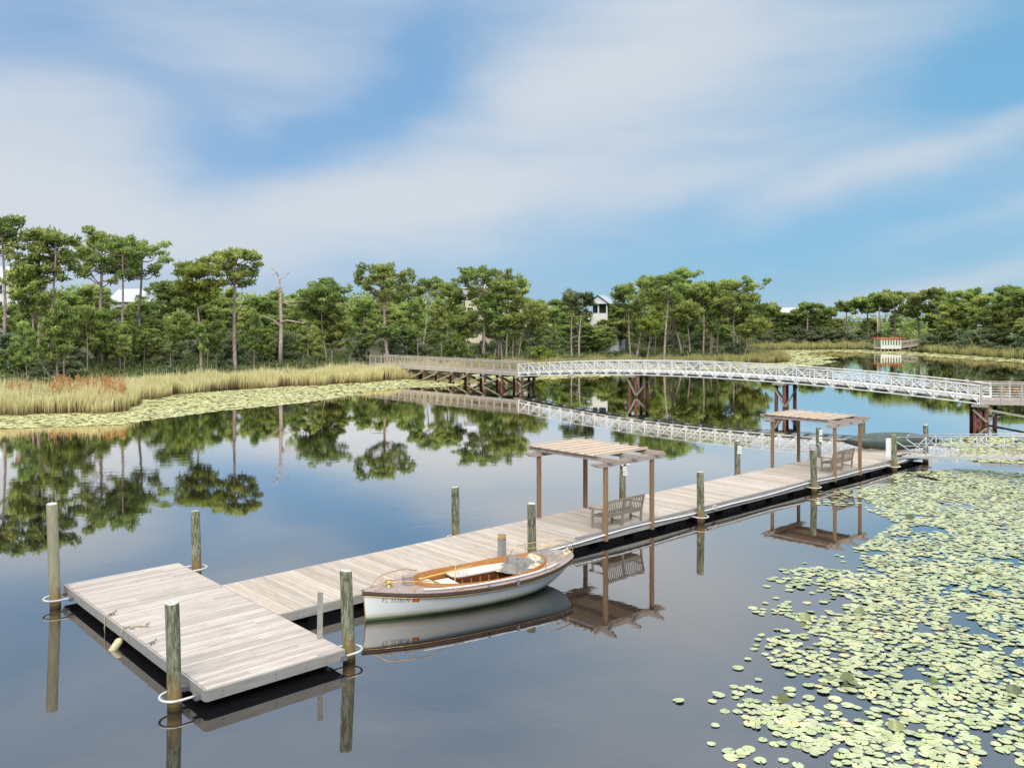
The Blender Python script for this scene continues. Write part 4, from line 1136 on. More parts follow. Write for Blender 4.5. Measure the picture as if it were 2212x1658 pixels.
# ------------------------------------------------------------------ the launch
BA = TH - math.atan(.155)                       # heading from bow to stern
bx0, by0 = W(1.86, 3.91)
boat = thing('motor_launch', 'white wooden launch with varnished coaming moored along the dock', 'boat', (bx0, by0, 0), BA)
LOA = 6.22
XS = [0, .25, .6, 1.0, 1.6, 2.3, 3.2, 4.0, 4.7, 5.3, 5.75, 6.05, LOA]
BS = [.012, .20, .41, .60, .80, .93, 1.0, .99, .91, .76, .56, .34, .02]
ZS = [.76, .735, .70, .67, .635, .61, .60, .61, .64, .69, .735, .77, .79]
ZK = [-.32, -.36, -.40, -.42, -.42, -.42, -.42, -.38, -.25, -.02, .20, .42, .66]
QQ = [1.3, 1.1, .95, .82, .68, .58, .54, .54, .56, .60, .62, .65, .7]
fx = lambda T: (lambda x: float(np.interp(x, XS, T)))
def smooth_tab(T):
    # gentle cubic resampling of a station table
    T = np.array(T, float); X = np.array(XS); m = np.gradient(T, X)
    def f(x):
        x = min(max(x, 0), LOA); i = min(len(X) - 2, max(0, int(np.searchsorted(X, x) - 1))); h = X[i+1] - X[i]; t = (x - X[i]) / h
        return float((2*t**3 - 3*t**2 + 1) * T[i] + (t**3 - 2*t**2 + t) * h * m[i] + (-2*t**3 + 3*t**2) * T[i+1] + (t**3 - t**2) * h * m[i+1])
    return f
bs, zs, zk, qq = [smooth_tab(t) for t in (BS, ZS, ZK, QQ)]
def hull_y(x, z):
    k = (z - zk(x)) / (zs(x) - zk(x)); k = min(max(k, 0), 1); return max(.004, bs(x)) * k ** qq(x)
stn = np.concatenate([np.linspace(0, .5, 8)[:-1], np.linspace(.5, 5.6, 34)[:-1], np.linspace(5.6, LOA, 12)])
rows = 16; vs = []; fs = []
for x in stn:
    for k in range(rows + 1):
        u_ = k / rows; z = zk(x) + (zs(x) - zk(x)) * u_; y = hull_y(x, z)
        rake = -.05 * max(0, 1 - x / .5) * (z / .76) + (-.0)
        vs.append((x + rake, -y, z)); vs.append((x + rake, y, z))
nr = (rows + 1) * 2
for i in range(len(stn) - 1):
    for k in range(rows):
        a = i * nr + 2 * k; b = a + nr
        fs.append((a, b, b + 2, a + 2)); fs.append((a + 1, a + 3, b + 3, b + 1))
mb = MB(); mb.add(vs, fs, .5, True); mb.build('hull', M['hull'], boat)
# sheer band and brass strip
def strip(name, z_off0, z_off1, out_, m, x0=0, x1=LOA):
    mb = MB(); v = []; f = []; S = [x for x in stn if x0 <= x <= x1]
    for x in S:
        for sg in (-1, 1):
            y = hull_y(x, zs(x) - .03)
            rake = -.05 * max(0, 1 - x / .5)
            o_ = out_
            ex = x + rake - (out_ if x < .01 else 0) + (out_ if x > LOA - .01 else 0)
            for (oo, zz) in ((0.0, z_off1), (o_, z_off1), (o_, z_off0), (0.0, z_off0)): v.append((ex, sg * (y + oo), zs(x) + zz))
    for i in range(len(S) - 1):
        for sg in range(2):
            for k in range(3):
                a = i * 8 + sg * 4 + k; b = a + 8
                f.append((a, b, b + 1, a + 1) if sg == 0 else (a, a + 1, b + 1, b))
    mb.add(v, f, .5, True); return mb.build(name, m, boat)
strip('rub_rail', -.105, -.004, .022, M['rubrail'])
strip('rub_rail_cap', -.01, .018, .040, M['boat_deck'])
strip('rub_strip', -.117, -.104, .026, M['brass'])
mb = MB(); mb.tube([(-.055, 0, .75), (-.03, 0, .45), (-.008, 0, .15), (.0, 0, -.2)], .016, 6); mb.build('stem_band', M['brass'], boat)
# deck with an oval cockpit
CX0, CX1 = 1.30, 5.25
def cw(x):
    k = (x - CX0) / (CX1 - CX0); 
    return .84 * bs(x) * max(0., 1 - abs(2 * k - 1) ** 3.4) ** .42
mb = MB(); v = []; f = []
S = np.concatenate([np.linspace(-.03, CX0, 10)[:-1], CX0 + (CX1 - CX0) * (1 - np.cos(np.linspace(0, PI, 40))) / 2, np.linspace(CX1, LOA, 12)[1:]])
for x in S:
    xb = max(x, 0); ys = bs(xb) + .03 if xb > .02 else .03; c_ = cw(x) if CX0 < x < CX1 else 0
    for sg in (-1, 1):
        for q in (0, .5, 1):
            y = c_ + (ys - c_) * q; crown = .045 * (1 - (y / max(ys, .05)) ** 2) * min(1, ys / .4)
            v.append((x, sg * y, zs(xb) + .012 + crown))
for i in range(len(S) - 1):
    for sg in range(2):
        for k in range(2):
            a = i * 6 + sg * 3 + k; b = a + 6
            f.append((a, a + 1, b + 1, b) if sg == 1 else (a, b, b + 1, a + 1))
mb.add(v, f, .5, True); mb.build('deck', M['boat_deck'], boat)
# coaming ring
def ring_pts(n=72, grow=0.0):
    r = []
    for i in range(n):
        a = 2 * PI * i / n; k = .5 - .5 * math.cos(a); x = CX0 + (CX1 - CX0) * k
        y = cw(x) * (1 if math.sin(a) > 0 else -1) if 0 < k < 1 else 0
        r.append((x, y))
    # extra rounding
    r = np.array(r); c = r.mean(0); return c + (r - c) * (1 + grow)
ro, ri = ring_pts(grow=.0), ring_pts(grow=-.022)
n = len(ro); v = []; f = []
for i in range(n):
    x = ro[i][0]; top = zs(x) + .125 + .02 * math.cos((x - CX0) / (CX1 - CX0) * 2 * PI); bot = zs(x) + .0
    v += [(ro[i][0], ro[i][1], bot), (ro[i][0], ro[i][1], top), (ri[i][0], ri[i][1], top), (ri[i][0], float(np.clip(ri[i][1], -hull_y(x, .40) + .05, hull_y(x, .40) - .05)), .40)]
for i in range(n):
    a = i * 4; b = ((i + 1) % n) * 4
    for k in range(3): f.append((a + k, b + k, b + k + 1, a + k + 1))
mb = MB(); mb.add(v, f, .4, True); mb.build('coaming', M['varnish'], boat)
# cockpit sole
mb = MB(); mb.add([(p_[0], float(np.clip(p_[1], -hull_y(p_[0], .08) + .04, hull_y(p_[0], .08) - .04)), .08) for p_ in ri], [tuple(range(n))]); mb.build('cockpit_sole', M['varnish_dark'], boat)
# forward cream seat
def rounded(x0, x1, y0, y1, r, n=5, corners=(1, 1, 1, 1)):
    pts = []
    for ci, (cx_, cy_, a0) in enumerate(((x1 - r, y1 - r, 0), (x0 + r, y1 - r, PI/2), (x0 + r, y0 + r, PI), (x1 - r, y0 + r, 1.5*PI))):
        if corners[ci]:
            for k in range(n + 1): a = a0 + PI/2 * k / n; pts.append((cx_ + r * math.cos(a), cy_ + r * math.sin(a)))
        else: pts.append(((x1, y1), (x0, y1), (x0, y0), (x1, y0))[ci])
    return pts
def clip_in(pts, m=.03):
    o = []
    for x, y in pts:
        x = min(max(x, CX0 + .05), CX1 - .04); w_ = max(.02, cw(x) * .955 - m); o.append((x, min(max(y, -w_), w_)))
    return o
def seat(name, poly, z, edge=True, mat=M['cream']):
    mb = MB(); mb.prism(poly, z - .035, z); o = mb.build(name, mat, boat)
    if edge:
        mb = MB(); mb.tube([(x, y, z - .005) for x, y in poly], .018, 6, closed=True); mb.build('seat_moulding', M['cream_edge'], boat)
    return o
fp = [(x, cw(x) * .93) for x in np.linspace(CX0 + .12, 2.05, 7)] + [(x, -cw(x) * .93) for x in np.linspace(2.15, CX0 + .12, 7)]
seat('forward_seat', fp, .55)
mb = MB(); mb.box(1.95, 2.02, -.46, .46, .085, .53); mb.build('forward_bulkhead', M['varnish_dark'], boat)
# helm box
mb = MB(); mb.box(2.06, 2.50, -.15, .42, .085, .50); mb.build('helm_box', M['varnish_dark'], boat, bevel=.01)
mb = MB(); mb.box(2.04, 2.53, -.18, .44, .505, .545); mb.build('helm_box_lid', M['cream'], boat, bevel=.01)
# U-shaped bench: far side, stern, near side
SH = .575
well = [(2.78, -.42), (2.78, .05), (2.95, .22), (4.05, .24), (4.22, .12), (4.22, -.30), (4.05, -.44), (2.9, -.44)]
farp = [(x, cw(x) * .94) for x in np.linspace(2.62, CX1 - .12, 12)]
poly_far = farp + [(4.75, -.02), (4.20, -.02), (4.20, .13), (4.05, .25), (2.85, .25), (2.70, .30), (2.62, .42)]
seat('side_bench', poly_far, SH)
nearp = [(x, -cw(x) * .94) for x in np.linspace(CX1 - .12, 2.9, 12)]
poly_near = nearp + [(2.9, -.60), (4.02, -.58), (4.20, -.42), (4.20, -.024), (4.75, -.024)]
seat('aft_bench', poly_near, SH)
mb = MB(); pts = [(2.66, .62), (2.66, .36), (2.80, .27), (4.05, .27), (4.18, .15), (4.18, -.45), (4.05, -.57), (2.95, -.58)]
for a, b in zip(pts[:-1], pts[1:]): mb.bar((*a, .31), (*b, .31), .02, .46)
mb.build('bench_front', M['varnish_dark'], boat)
for xx in np.linspace(2.85, 3.95, 5):
    mb = MB(); mb.box(xx - .02, xx + .02, .245, .258, .10, .49); mb.build('panel_stile', M['varnish'], boat)
# samson box, capstan, cleats
mb = MB(); mb.box(1.03, 1.26, -.10, .12, .70, .93); mb.build('samson_post_box', M['boat_deck'], boat, bevel=.01)
mb = MB(); mb.tube([(.62, 0, .73), (.62, 0, .77), (.62, 0, .775), (.62, 0, .86), (.62, 0, .865), (.62, 0, .90)], [.085, .085, .06, .06, .10, .085], 16); mb.build('capstan', M['brass'], boat)
def rail(pts, posts, r=.011, name='grab_rail'):
    mb = MB(); P_ = np.array(pts, float)
    q = []
    for i in range(len(P_) - 1):
        for k in range(5): q.append(P_[i] * (1 - k / 5) + P_[i + 1] * k / 5)
    q.append(P_[-1]); q = np.array(q)
    for _ in range(2): q[1:-1] = (q[:-2] + 2 * q[1:-1] + q[2:]) / 4
    mb.tube(q, r, 7)
    for (x, y, z0, z1) in posts:
        mb.tube([(x, y, z0), (x, y, z0 + .02), (x, y, z0 + .022), (x, y, z1)], [.03, .03, .009, .009], 7)
    mb.build(name, M['brass'], boat)
for sg in (-1, 1):
    Y = lambda x, f=.86: sg * bs(x) * f
    rail([(.17, Y(.2), .77), (.26, Y(.27), .80), (.42, Y(.42), .93), (.62, Y(.6), .95), (1.0, Y(1.0), .94), (1.45, Y(1.45), .91), (1.60, Y(1.6), .83), (1.75, Y(1.75), .80)],
         [(.17, Y(.2), .73, .78), (.62, Y(.6), .71, .95), (1.05, Y(1.05), .685, .94), (1.75, Y(1.75), .64, .80)])
# rubber-white pipe lying along the near side deck
mb = MB(); mb.tube([(x, -bs(x) * .90, zs(x) + .075) for x in np.linspace(1.25, 5.35, 22)], .022, 7); mb.build('white_deck_pole', M['pipe'], boat)
# stern pulpit rail
def stern_curve(x0, f, dz, n=26):
    xs_ = list(np.linspace(x0, LOA - .10, n)); a = [(x, -bs(x) * f, zs(x) + dz) for x in xs_]; b = [(x, bs(x) * f, zs(x) + dz) for x in xs_[::-1]]
    return a + b
up = stern_curve(4.95, .92, .30); mb = MB()
up = [(4.72, -bs(4.72) * .92, zs(4.7) + .03), (4.80, -bs(4.8) * .92, zs(4.7) + .2)] + up + [(4.80, bs(4.8) * .92, zs(4.7) + .2), (4.72, bs(4.72) * .92, zs(4.7) + .03)]
mb.tube(up, .012, 7); lo = stern_curve(5.2, .95, .15); mb.tube(lo, .010, 7)
for x in (5.2, 5.75):
    for sg in (-1, 1): mb.tube([(x, sg * bs(x) * .93, zs(x)), (x, sg * bs(x) * .93, zs(x) + .02), (x, sg * bs(x) * .93, zs(x) + .022), (x, sg * bs(x) * .93, zs(x) + .30)], [.03, .03, .01, .01], 7)
mb.tube([(LOA - .1, 0, .78), (LOA - .1, 0, 1.1)], .010, 6); mb.build('stern_rail', M['brass'], boat)
for x in (2.1, 5.0):
    mb = MB(); y = -bs(x) * .97; mb.tube([(x - .12, y, zs(x) + .06), (x - .05, y, zs(x) + .05), (x + .05, y, zs(x) + .05), (x + .12, y, zs(x) + .06)], .012, 6); mb.tube([(x, y, zs(x)), (x, y, zs(x) + .05)], .015, 6); mb.build('deck_cleat', M['brass'], boat)
for x in (2.9, 3.75):
    mb = MB(); y = -bs(x) - .045; mb.box(x - .04, x + .04, y, y + .06, zs(x) - .10 if x > 3 else zs(x) - .02, zs(x) + .04); mb.build('fitting', M['galv'], boat)
# registration number and decal following the hull side
def on_hull(me, x0, zc, m, name, off=.006, parent=boat):
    vv = [tuple(v_.co) for v_ in me.vertices]
    for v_, (a, b, c_) in zip(me.vertices, vv):
        x = x0 + a; z = zc + b - (x - .6) * .045; v_.co = (x - .05 * max(0, 1 - x / .5) * (z / .76), -(hull_y(x, z) + off), z)
    me.update(); return link(name, me, m, parent)
ltr = [('F', .0), ('L', .07), ('3', .175), ('5', .24), ('3', .305), ('8', .37), ('L', .44), ('N', .525)]
import bmesh
for ch, dx in ltr:
    me = text_mesh(ch, .132)
    bm = bmesh.new(); bm.from_mesh(me); bmesh.ops.scale(bm, vec=(.80, 1.12, 1), verts=bm.verts); 
    # small serifs so that it reads like the roman capitals on the bow
    bm.to_mesh(me); bm.free()
    on_hull(me, +.37 + dx, .50, M['black_text_grey'] if 'black_text_grey' in M else M.setdefault('black_text_grey', plain('grey_lettering', (.10, .11, .14), .5)), 'registration_character')
def quad_grid(w, h, nx=6, ny=4):
    v = []; f = []
    for j in range(ny + 1):
        for i in range(nx + 1): v.append((w * (i / nx - .5), h * (j / ny - .5), 0))
    for j in range(ny):
        for i in range(nx): a = j * (nx + 1) + i; f.append((a, a + 1, a + nx + 2, a + nx + 1))
    me = bpy.data.meshes.new('decal'); me.from_pydata(v, [], f); return me
on_hull(quad_grid(.155, .095), 1.08, .50, M['sticker'], 'registration_decal')
on_hull(quad_grid(.06, .04), 1.08, .50, M['sticker_y'], 'registration_decal_print', .009)
on_hull(quad_grid(.15, .008, 6, 1), 1.08, .53, M['white_plastic'], 'registration_decal_line', .009)
# crumpled cover
def crumple(name, cx_, cy_, rx, ry, h, m, seed, z0):
    n1, n2 = 34, 34; v = []; f = []
    for j in range(n2):
        for i in range(n1):
            u_ = i / (n1 - 1) * 2 - 1; w_ = j / (n2 - 1) * 2 - 1; rr = math.hypot(u_, w_)
            q = Vector((u_ * 2.2 + seed, w_ * 2.2, seed)); nn_ = mnoise.noise(q) * .5 + abs(mnoise.noise(q * 2.3)) * .6 - .15 + .25 * abs(mnoise.noise(q * 5))
            env = max(0, 1 - rr ** 2.5)
            ex = 1 + .25 * mnoise.noise(q * .9)
            x = cx_ + u_ * rx * ex + .05 * mnoise.noise(q * 3 + Vector((5, 0, 0))); y = cy_ + w_ * ry * ex + .05 * mnoise.noise(q * 3 + Vector((0, 9, 0)))
            v.append((x, y, z0 + env * h * (.55 + nn_ * 1.1) + .01))
    for j in range(n2 - 1):
        for i in range(n1 - 1):
            uc = (i + .5) / (n1 - 1) * 2 - 1; wc = (j + .5) / (n2 - 1) * 2 - 1
            if math.hypot(uc, wc) < 1.02 + .2 * mnoise.noise(Vector((uc * 3 + seed, wc * 3, 0))): a = j * n1 + i; f.append((a, a + 1, a + n1 + 1, a + n1))
    mb = MB(); mb.add(v, f, .5, True); return mb, m
cover = thing('boat_cover', 'crumpled grey and cream canvas cover heaped on the stern of the launch', 'boat cover', (bx0, by0, 0), BA)
for nm, a in (('heap', (4.45, .05, .56, .46, .42, M['canvas'], 1.7, SH)), ('spread', (5.45, .02, .55, .50, .15, M['canvas'], 4.1, .70)), ('lining', (4.02, .12, .20, .22, .10, M['canvas_cream'], 7.7, SH)),
              ('lining', (4.75, -.38, .24, .14, .12, M['canvas_cream'], 9.2, SH + .08)), ('lining', (5.05, .1, .22, .28, .16, M['canvas_cream'], 2.9, .70)), ('lining', (6.0, -.1, .17, .22, .16, M['canvas_cream'], 6.1, .76))):
    mb, m_ = crumple('c', *a); mb.build(nm, m_, cover)
# boathook, white cloth
def bw(x, y, z): 
    c_, s_ = math.cos(BA), math.sin(BA); return np.array((bx0 + x * c_ - y * s_, by0 + x * s_ + y * c_, z))
mb = MB(); mb.tube([bw(1.75, .42, .66), bw(3.35, .62, .68)], .017, 7); mb.tube([bw(1.66, .40, .66), bw(1.78, .42, .66)], .03, 8)
tag(mb.build('boat_hook', M['yellow_rope']), 'long wooden boat hook lying across the cockpit of the launch', 'boat hook')
mb, _ = crumple('c', 0, 0, .13, .09, .07, None, 3.3, 0); o = mb.build('folded_cloth', M['white_plastic']); o.location = bw(2.95, .38, SH); tag(o, 'small white cloth on the cream bench of the launch', 'cloth')
# yellow mooring rope from post to boat
pt = np.array((*W(7.16, 2.78), ZD + .60)); c1 = bw(3.9, cw(3.9) + .02, .80)
def sag(a, b, s, n=14): return [a * (1 - q) + b * q - np.array((0, 0, s * 4 * q * (1 - q))) for q in np.linspace(0, 1, n)]
mb = MB(); mb.tube(sag(pt, c1, .10), .010, 6)
for dz in (.54, .57, .60): mb.tube([np.array((*W(7.22 + .11 * math.cos(a), 2.86 + .11 * math.sin(a)), ZD + dz)) for a in np.linspace(0, 2 * PI, 16)], .012, 6)
tag(mb.build('mooring_rope', M['yellow_rope']), 'yellow rope from the short mooring post to the far side of the launch', 'rope')

mb = MB(); mb.tube(sag(bw(3.0, cw(3.0), .84), bw(2.55, .12, .50), -.03), .012, 6)
tag(mb.build('loose_rope', M['yellow_rope']), 'yellow rope end hanging from the far coaming into the cockpit of the launch', 'rope')

# ------------------------------------------------------------------ upturned canoe on its side
def canoe():
    a = np.array((17.55, 45.95)); b = np.array((22.55, 45.9)); ctr = (a + b) / 2; Lc = np.linalg.norm(b - a)
    root = thing('canoe', 'dark green canoe lying on its side at the far end of the dock', 'canoe', (ctr[0], ctr[1], 0), math.atan2(*(b - a)[::-1]))
    ns, nk = 41, 17; v = []; f = []
    tilt = R(62)
    for i in range(ns):
        q = i / (ns - 1) * 2 - 1; e = abs(q); w_ = .44 * max(0, 1 - e ** 2.3) ** .8 + .012; dp = .40 * (1 - .25 * e ** 4) ; rise = .10 * e ** 3
        dp = dp * min(1, (1.02 - e) * 9 + .25)
        for k in range(nk):
            g = -PI/2 + PI * k / (nk - 1)
            yy = w_ * math.sin(g) ; zz = dp * max(0, math.cos(g)) ** .62
            v.append((q * Lc / 2, yy, zz - rise * .5))
    v = np.array(v)
    # roll: bottom of hull faces the viewer (-y)
    c_, s_ = math.cos(tilt), math.sin(tilt); y = v[:, 1].copy(); z = v[:, 2].copy()
    v[:, 1] = -(z * s_ - y * c_ * 1.0) ; v[:, 2] = y * s_ + z * c_
    zmin = -.42
    v[:, 2] += ZD + .46 + .02
    for i in range(ns - 1):
        for k in range(nk - 1): A = i * nk + k; f.append((A, A + 1, A + nk + 1, A + nk))
    mb = MB(); mb.add(v, f, .5, True); o = mb.build('hull', M['canoe'], root)
    so = o.modifiers.new('solid', 'SOLIDIFY'); so.thickness = .012
    for k in (0, nk - 1):
        mb = MB(); mb.tube([v[i * nk + k] for i in range(ns)], .016, 6); mb.build('gunwale', M['canoe_rail'], root)
    for k in (6, 8, 10, 12):
        mb = MB(); mb.tube([v[i * nk + k] + np.array((0, -.006, .004)) for i in range(3, ns - 3)], .010, 5); mb.build('keel_strip', M['canoe'], root)
    return root
canoe()
for px, py0, py1, lab in (((3300 + 455 / 2.779) * .54, (1640 + 430 / 2.779) * .54, (1640 + 305 / 2.779) * .54, 'orange brown chock stick leaning against the left part of the canoe'),
                          ((3300 + 795 / 2.779) * .54, (1640 + 465 / 2.779) * .54, (1640 + 345 / 2.779) * .54, 'chock stick leaning against the middle of the canoe by the gangway')):
    p = at(px, py0, ZD)
    root = thing('canoe_chock', lab, 'chock', (p[0], p[1], ZD))
    mb = MB(); mb.bar((-.05, 0, .02), (.06, .10, .62), .045, .045); mb.build('stick', M['orange_wood'], root)
    mb = MB(); mb.box(-.16, .16, -.05, .05, 0, .06); mb.build('foot', M['orange_wood'], root)

# ------------------------------------------------------------------ aluminium gangway
def gangway():
    p0 = W(34.1, 2.90); d = V; L = 10.5; slope = .105; wd = 1.18
    root = thing('aluminium_gangway', 'white aluminium truss gangway rising from the dock end to the right', 'gangway', (p0[0], p0[1], ZD), math.atan2(d[1], d[0]))
    # local x outward, y toward u(+)  -> far side is +y
    z = lambda x: .04 + slope * x
    for side, y in (('near', -.02), ('far', wd)):
        ms = MB(); hgt = 1.02
        ms.bar((0, y, z(0)), (L, y, z(L)), .05, .10)
        ms.bar((0, y, z(0) + .55), (L, y, z(L) + .55), .035, .035)
        x0 = -.25
        ms.tube([(x0 + .12, y, z(0) + .98), (L, y, z(L) + hgt)], .03, 8)
        ms.tube([(x0 + .12, y, z(0) + .98), (x0 + .0, y, z(0) + .94), (x0 - .04, y, z(0) + .85), (x0, y, z(0) + .72), (.85, y, z(.85))], .022, 8)
        n = 9
        for i in range(n):
            xa = L * i / n; xb = L * (i + 1) / n
            if i > 0: ms.tube([(xa, y, z(xa)), (xa, y, z(xa) + hgt)], .02, 6)
            if i % 2 == 0: ms.tube([(xa + .25, y, z(xa)), (xb, y, z(xb) + hgt - .05)], .02, 6)
            else: ms.tube([(xa, y, z(xa) + hgt - .05), (xb, y, z(xb))], .02, 6)
        ms.build('side_truss', M['alu'], root)
    mb = MB(); x = 0
    while x < L: mb.box(x, x + .14, 0.02, wd - .02, z(x) + .03, z(x) + .05, rng.random()); x += .147
    mb.build('tread_boards', M['deck_y'], root)
    mb = MB(); mb.add([(-.5, 0, .02), (-.5, wd, .02), (0, wd, z(0) + .07), (0, 0, z(0) + .07)], [(0, 3, 2, 1)]); mb.build('hinge_plate', M['galv'], root)
gangway()

# ------------------------------------------------------------------ long footbridge
BD = np.array((.6973, -.7168)); BN = np.array((.7168, .6973)); BL = 45.75
b0 = np.array((.7, 93.4))
def bridge():
    ang = math.atan2(BD[1], BD[0])
    root = thing('footbridge', 'long gently arched white truss footbridge on rusty piers across the pond', 'bridge', (b0[0], b0[1], 0), ang)
    zb = lambda x: 1.27 + .17 * x / BL + .87 * 4 * x * (BL - x) / BL ** 2
    HT = 1.30; wd = 2.3; n = 30
    xs = np.linspace(0, BL, n + 1)
    for y in (0, wd):
        mb = MB()
        for a, b in zip(xs[:-1], xs[1:]):
            mb.bar((a, y, zb(a)), (b, y, zb(b)), .08, .08); mb.bar((a, y, zb(a) + HT), (b, y, zb(b) + HT), .075, .075)
            mb.bar((a, y - .012, zb(a)), (b, y - .012, zb(b) + HT), .05, .05); mb.bar((a, y + .012, zb(a) + HT), (b, y + .012, zb(b)), .05, .05)
        mb.build('truss', M['white_truss'], root)
        for x in xs:
            mb = MB(); mb.bar((x, y, zb(x) - .05), (x, y, zb(x) + HT + .05), .07, .07); mb.build('truss_post', M['white_truss'], root)
        mb = MB(); yy = y + (.09 if y == 0 else -.09)
        for a, b in zip(xs[:-1], xs[1:]):
            for k, (dz, hh_) in enumerate(((.32, .15), (.60, .035), (.74, .035), (.88, .035), (1.02, .035))): mb.bar((a, yy, zb(a) + dz), (b, yy, zb(b) + dz), .03, hh_)
        mb.build('side_rails', M['white_truss'], root)
        mb = MB(); yy = y + (.14 if y == 0 else -.14)
        for a, b in zip(xs[:-1], xs[1:]): mb.bar((a, yy, zb(a) + HT - .02), (b, yy, zb(b) + HT - .02), .12, .035)
        mb.build('handrail', M['boardwalk'], root)
    mb = MB(); m = 300
    for i in range(m):
        x = BL * i / m; mb.box(x, x + BL / m - .012, .12, wd - .12, zb(x) + .18, zb(x) + .22, rng.random())
    mb.build('deck', M['boardwalk'], root)
    mb = MB()
    for x in xs: mb.bar((x, 0, zb(x) + .06), (x, wd, zb(x) + .06), .08, .10)
    mb.build('floor_beams', M['white_truss'], root)
    for k, x in enumerate((0, BL / 3, 2 * BL / 3, BL)):
        zc = zb(x) - .08
        cap = MB(); cap.box(x - .5, x + .5, -.25, wd + .25, zc - .16, zc); pier = cap.build('pier', M['brace'], root, bevel=.02)
        for dx, dy in ((-.36, .2), (.36, .2), (-.36, wd - .35), (.36, wd - .35)):
            mb = MB(); mb.tube([(x + dx, dy, -1.5), (x + dx, dy, zc - .16)], .15, 12); mb.build('pile', M['rust_pile'], pier)
        mb = MB(); mb.bar((x - .36, .02, zc - .35), (x - .36, wd - .2, .15), .06, .16); mb.bar((x + .52, .05, .15), (x + .52, wd - .2, zc - .35), .06, .16)
        mb.bar((x - .45, .0, zc - .35), (x + .45, .0, .2), .06, .14)
        mb.build('cross_brace', M['brace'], pier)
bridge()
def boardwalk(name, label, p0, p1, zdeck, nb, zend=None, posts=None, wd=2.3, pile_m='rust_pile', rail_h=1.10, stagger=0):
    p0 = np.array(p0); p1 = np.array(p1); d = p1 - p0; L = np.linalg.norm(d); d /= L
    root = thing(name, label, 'boardwalk', (p0[0], p0[1], 0), math.atan2(d[1], d[0]))
    # local y=0 is the side facing the camera (sign chosen by caller through wd)
    sg = 1 if wd > 0 else -1; w_ = abs(wd)
    zend = zdeck if zend is None else zend
    z = lambda x: zdeck + (zend - zdeck) * x / L
    mb = MB(); x = 0
    while x < L - .05:
        ys = sorted((0, wd)); mb.box(x, x + .138, ys[0], ys[1], z(x) - .04, z(x), rng.random()); x += .146
    mb.build('deck', M['boardwalk'], root)
    for y in (0, wd):
        mb = MB(); mb.bar((0, y, z(0) - .19), (L, y, z(L) - .19), .07, .28); mb.build('side_beam', M['boardwalk'], root)
        npst = int(round(L / 1.22))
        for i in range(npst + 1):
            x = L * i / npst; mb = MB(); mb.bar((x, y, z(x) - .30), (x, y, z(x) + rail_h + .0), .11, .11); mb.box(x - .07, x + .07, y - .07, y + .07, z(x) + rail_h + .055, z(x) + rail_h + .085) if i % 2 == 0 else None
            mb.build('rail_post', M['boardwalk'], root)
        mb = MB(); mb.bar((0, y, z(0) + rail_h + .03), (L, y, z(L) + rail_h + .03), .16, .045); mb.bar((0, y, z(0) + rail_h - .09), (L, y, z(L) + rail_h - .09), .05, .09); mb.bar((0, y, z(0) + .12), (L, y, z(L) + .12), .05, .09)
        mb.build('handrail', M['boardwalk'], root)
        if name == 'timber_landing':
            mb = MB()
            for dz in (.3, .48, .66, .84): mb.bar((0, y, z(0) + dz), (L, y, z(L) + dz), .03, .03)
            mb.build('side_rails', M['white_truss'], root); continue
        mb = MB(); m = int(L / .16)
        for i in range(m): x = L * (i + .5) / m; mb.bar((x, y, z(x) + .12), (x, y, z(x) + rail_h - .1), .02, .02)
        mb.build('balusters', M['balusters'], root)
    for i in range(nb):
        x = L * i / max(1, nb - 1) if nb > 1 else L / 2
        if x < .4 and name == 'timber_boardwalk': continue
        cap = MB(); ys = sorted((-.15 * sg, wd + .15 * sg)); cap.box(x - .14, x + .14, ys[0], ys[1], z(x) - .54, z(x) - .335); bent = cap.build('bent', M['brace'], root)
        for y in (.2 * sg, wd - .2 * sg):
            mb = MB(); mb.tube([(x, y, -1.5), (x, y, z(x) - .54)], .15, 12); mb.build('pile', M[pile_m], bent)
        if nb > 3 and i < nb - 1:
            x2 = L * (i + 1) / (nb - 1)
            mb = MB(); mb.bar((x, -.02 * sg, z(x) - .6), (x2, -.02 * sg, .12), .05, .15, tint=.7); mb.bar((x, wd + .02 * sg, .12), (x2, wd + .02 * sg, z(x2) - .6), .05, .15, tint=.4)
            mb.bar((x + .16, 0, z(x) - .6), (x + .16, wd, .12), .05, .14, tint=.5); mb.build('cross_brace', M['brace'], bent)
    return root
boardwalk('timber_boardwalk', 'weathered timber boardwalk on rusty piles leading from the bank to the white bridge', b0 - BD * .08, b0 - BD * 27.5, 1.60, 11, wd=-2.3)
eb = b0 + BD * (BL + .08)
boardwalk('timber_landing', 'weathered timber landing with railings at the right end of the white bridge', eb, eb + np.array((16., -3.9)), 1.72, 4, wd=2.6)
# rust-red flowers tucked along the landing rail
for i, (a, b_) in enumerate([(2.1, .5), (2.9, .45), (6.4, .5)]):
    q = eb + np.array((.9716, -.2368)) * a + np.array((.2368, .9716)) * 2.4; out = []
    clump(np.array((0, 0, 0.)), .22, 40, out, 1.0, (.16, .07))
    o = link('rusty_shrub', leaf_mesh('rusty_shrub', out), M['fern']); o.location = (q[0], q[1], 1.72 + b_)
    tag(o, ['small rust red plant behind the landing rail, nearest the white bridge', 'small rust red plant behind the landing rail, second from the bridge', 'small rust red plant behind the landing rail, farthest right'][i], 'plant')

ge = np.array(W(34.1, 2.90)) + V * 10.7
boardwalk('gangway_landing', 'timber landing where the aluminium gangway meets the right shore', ge, ge + V * 5, 1.52, 3, wd=1.5, pile_m='bark')

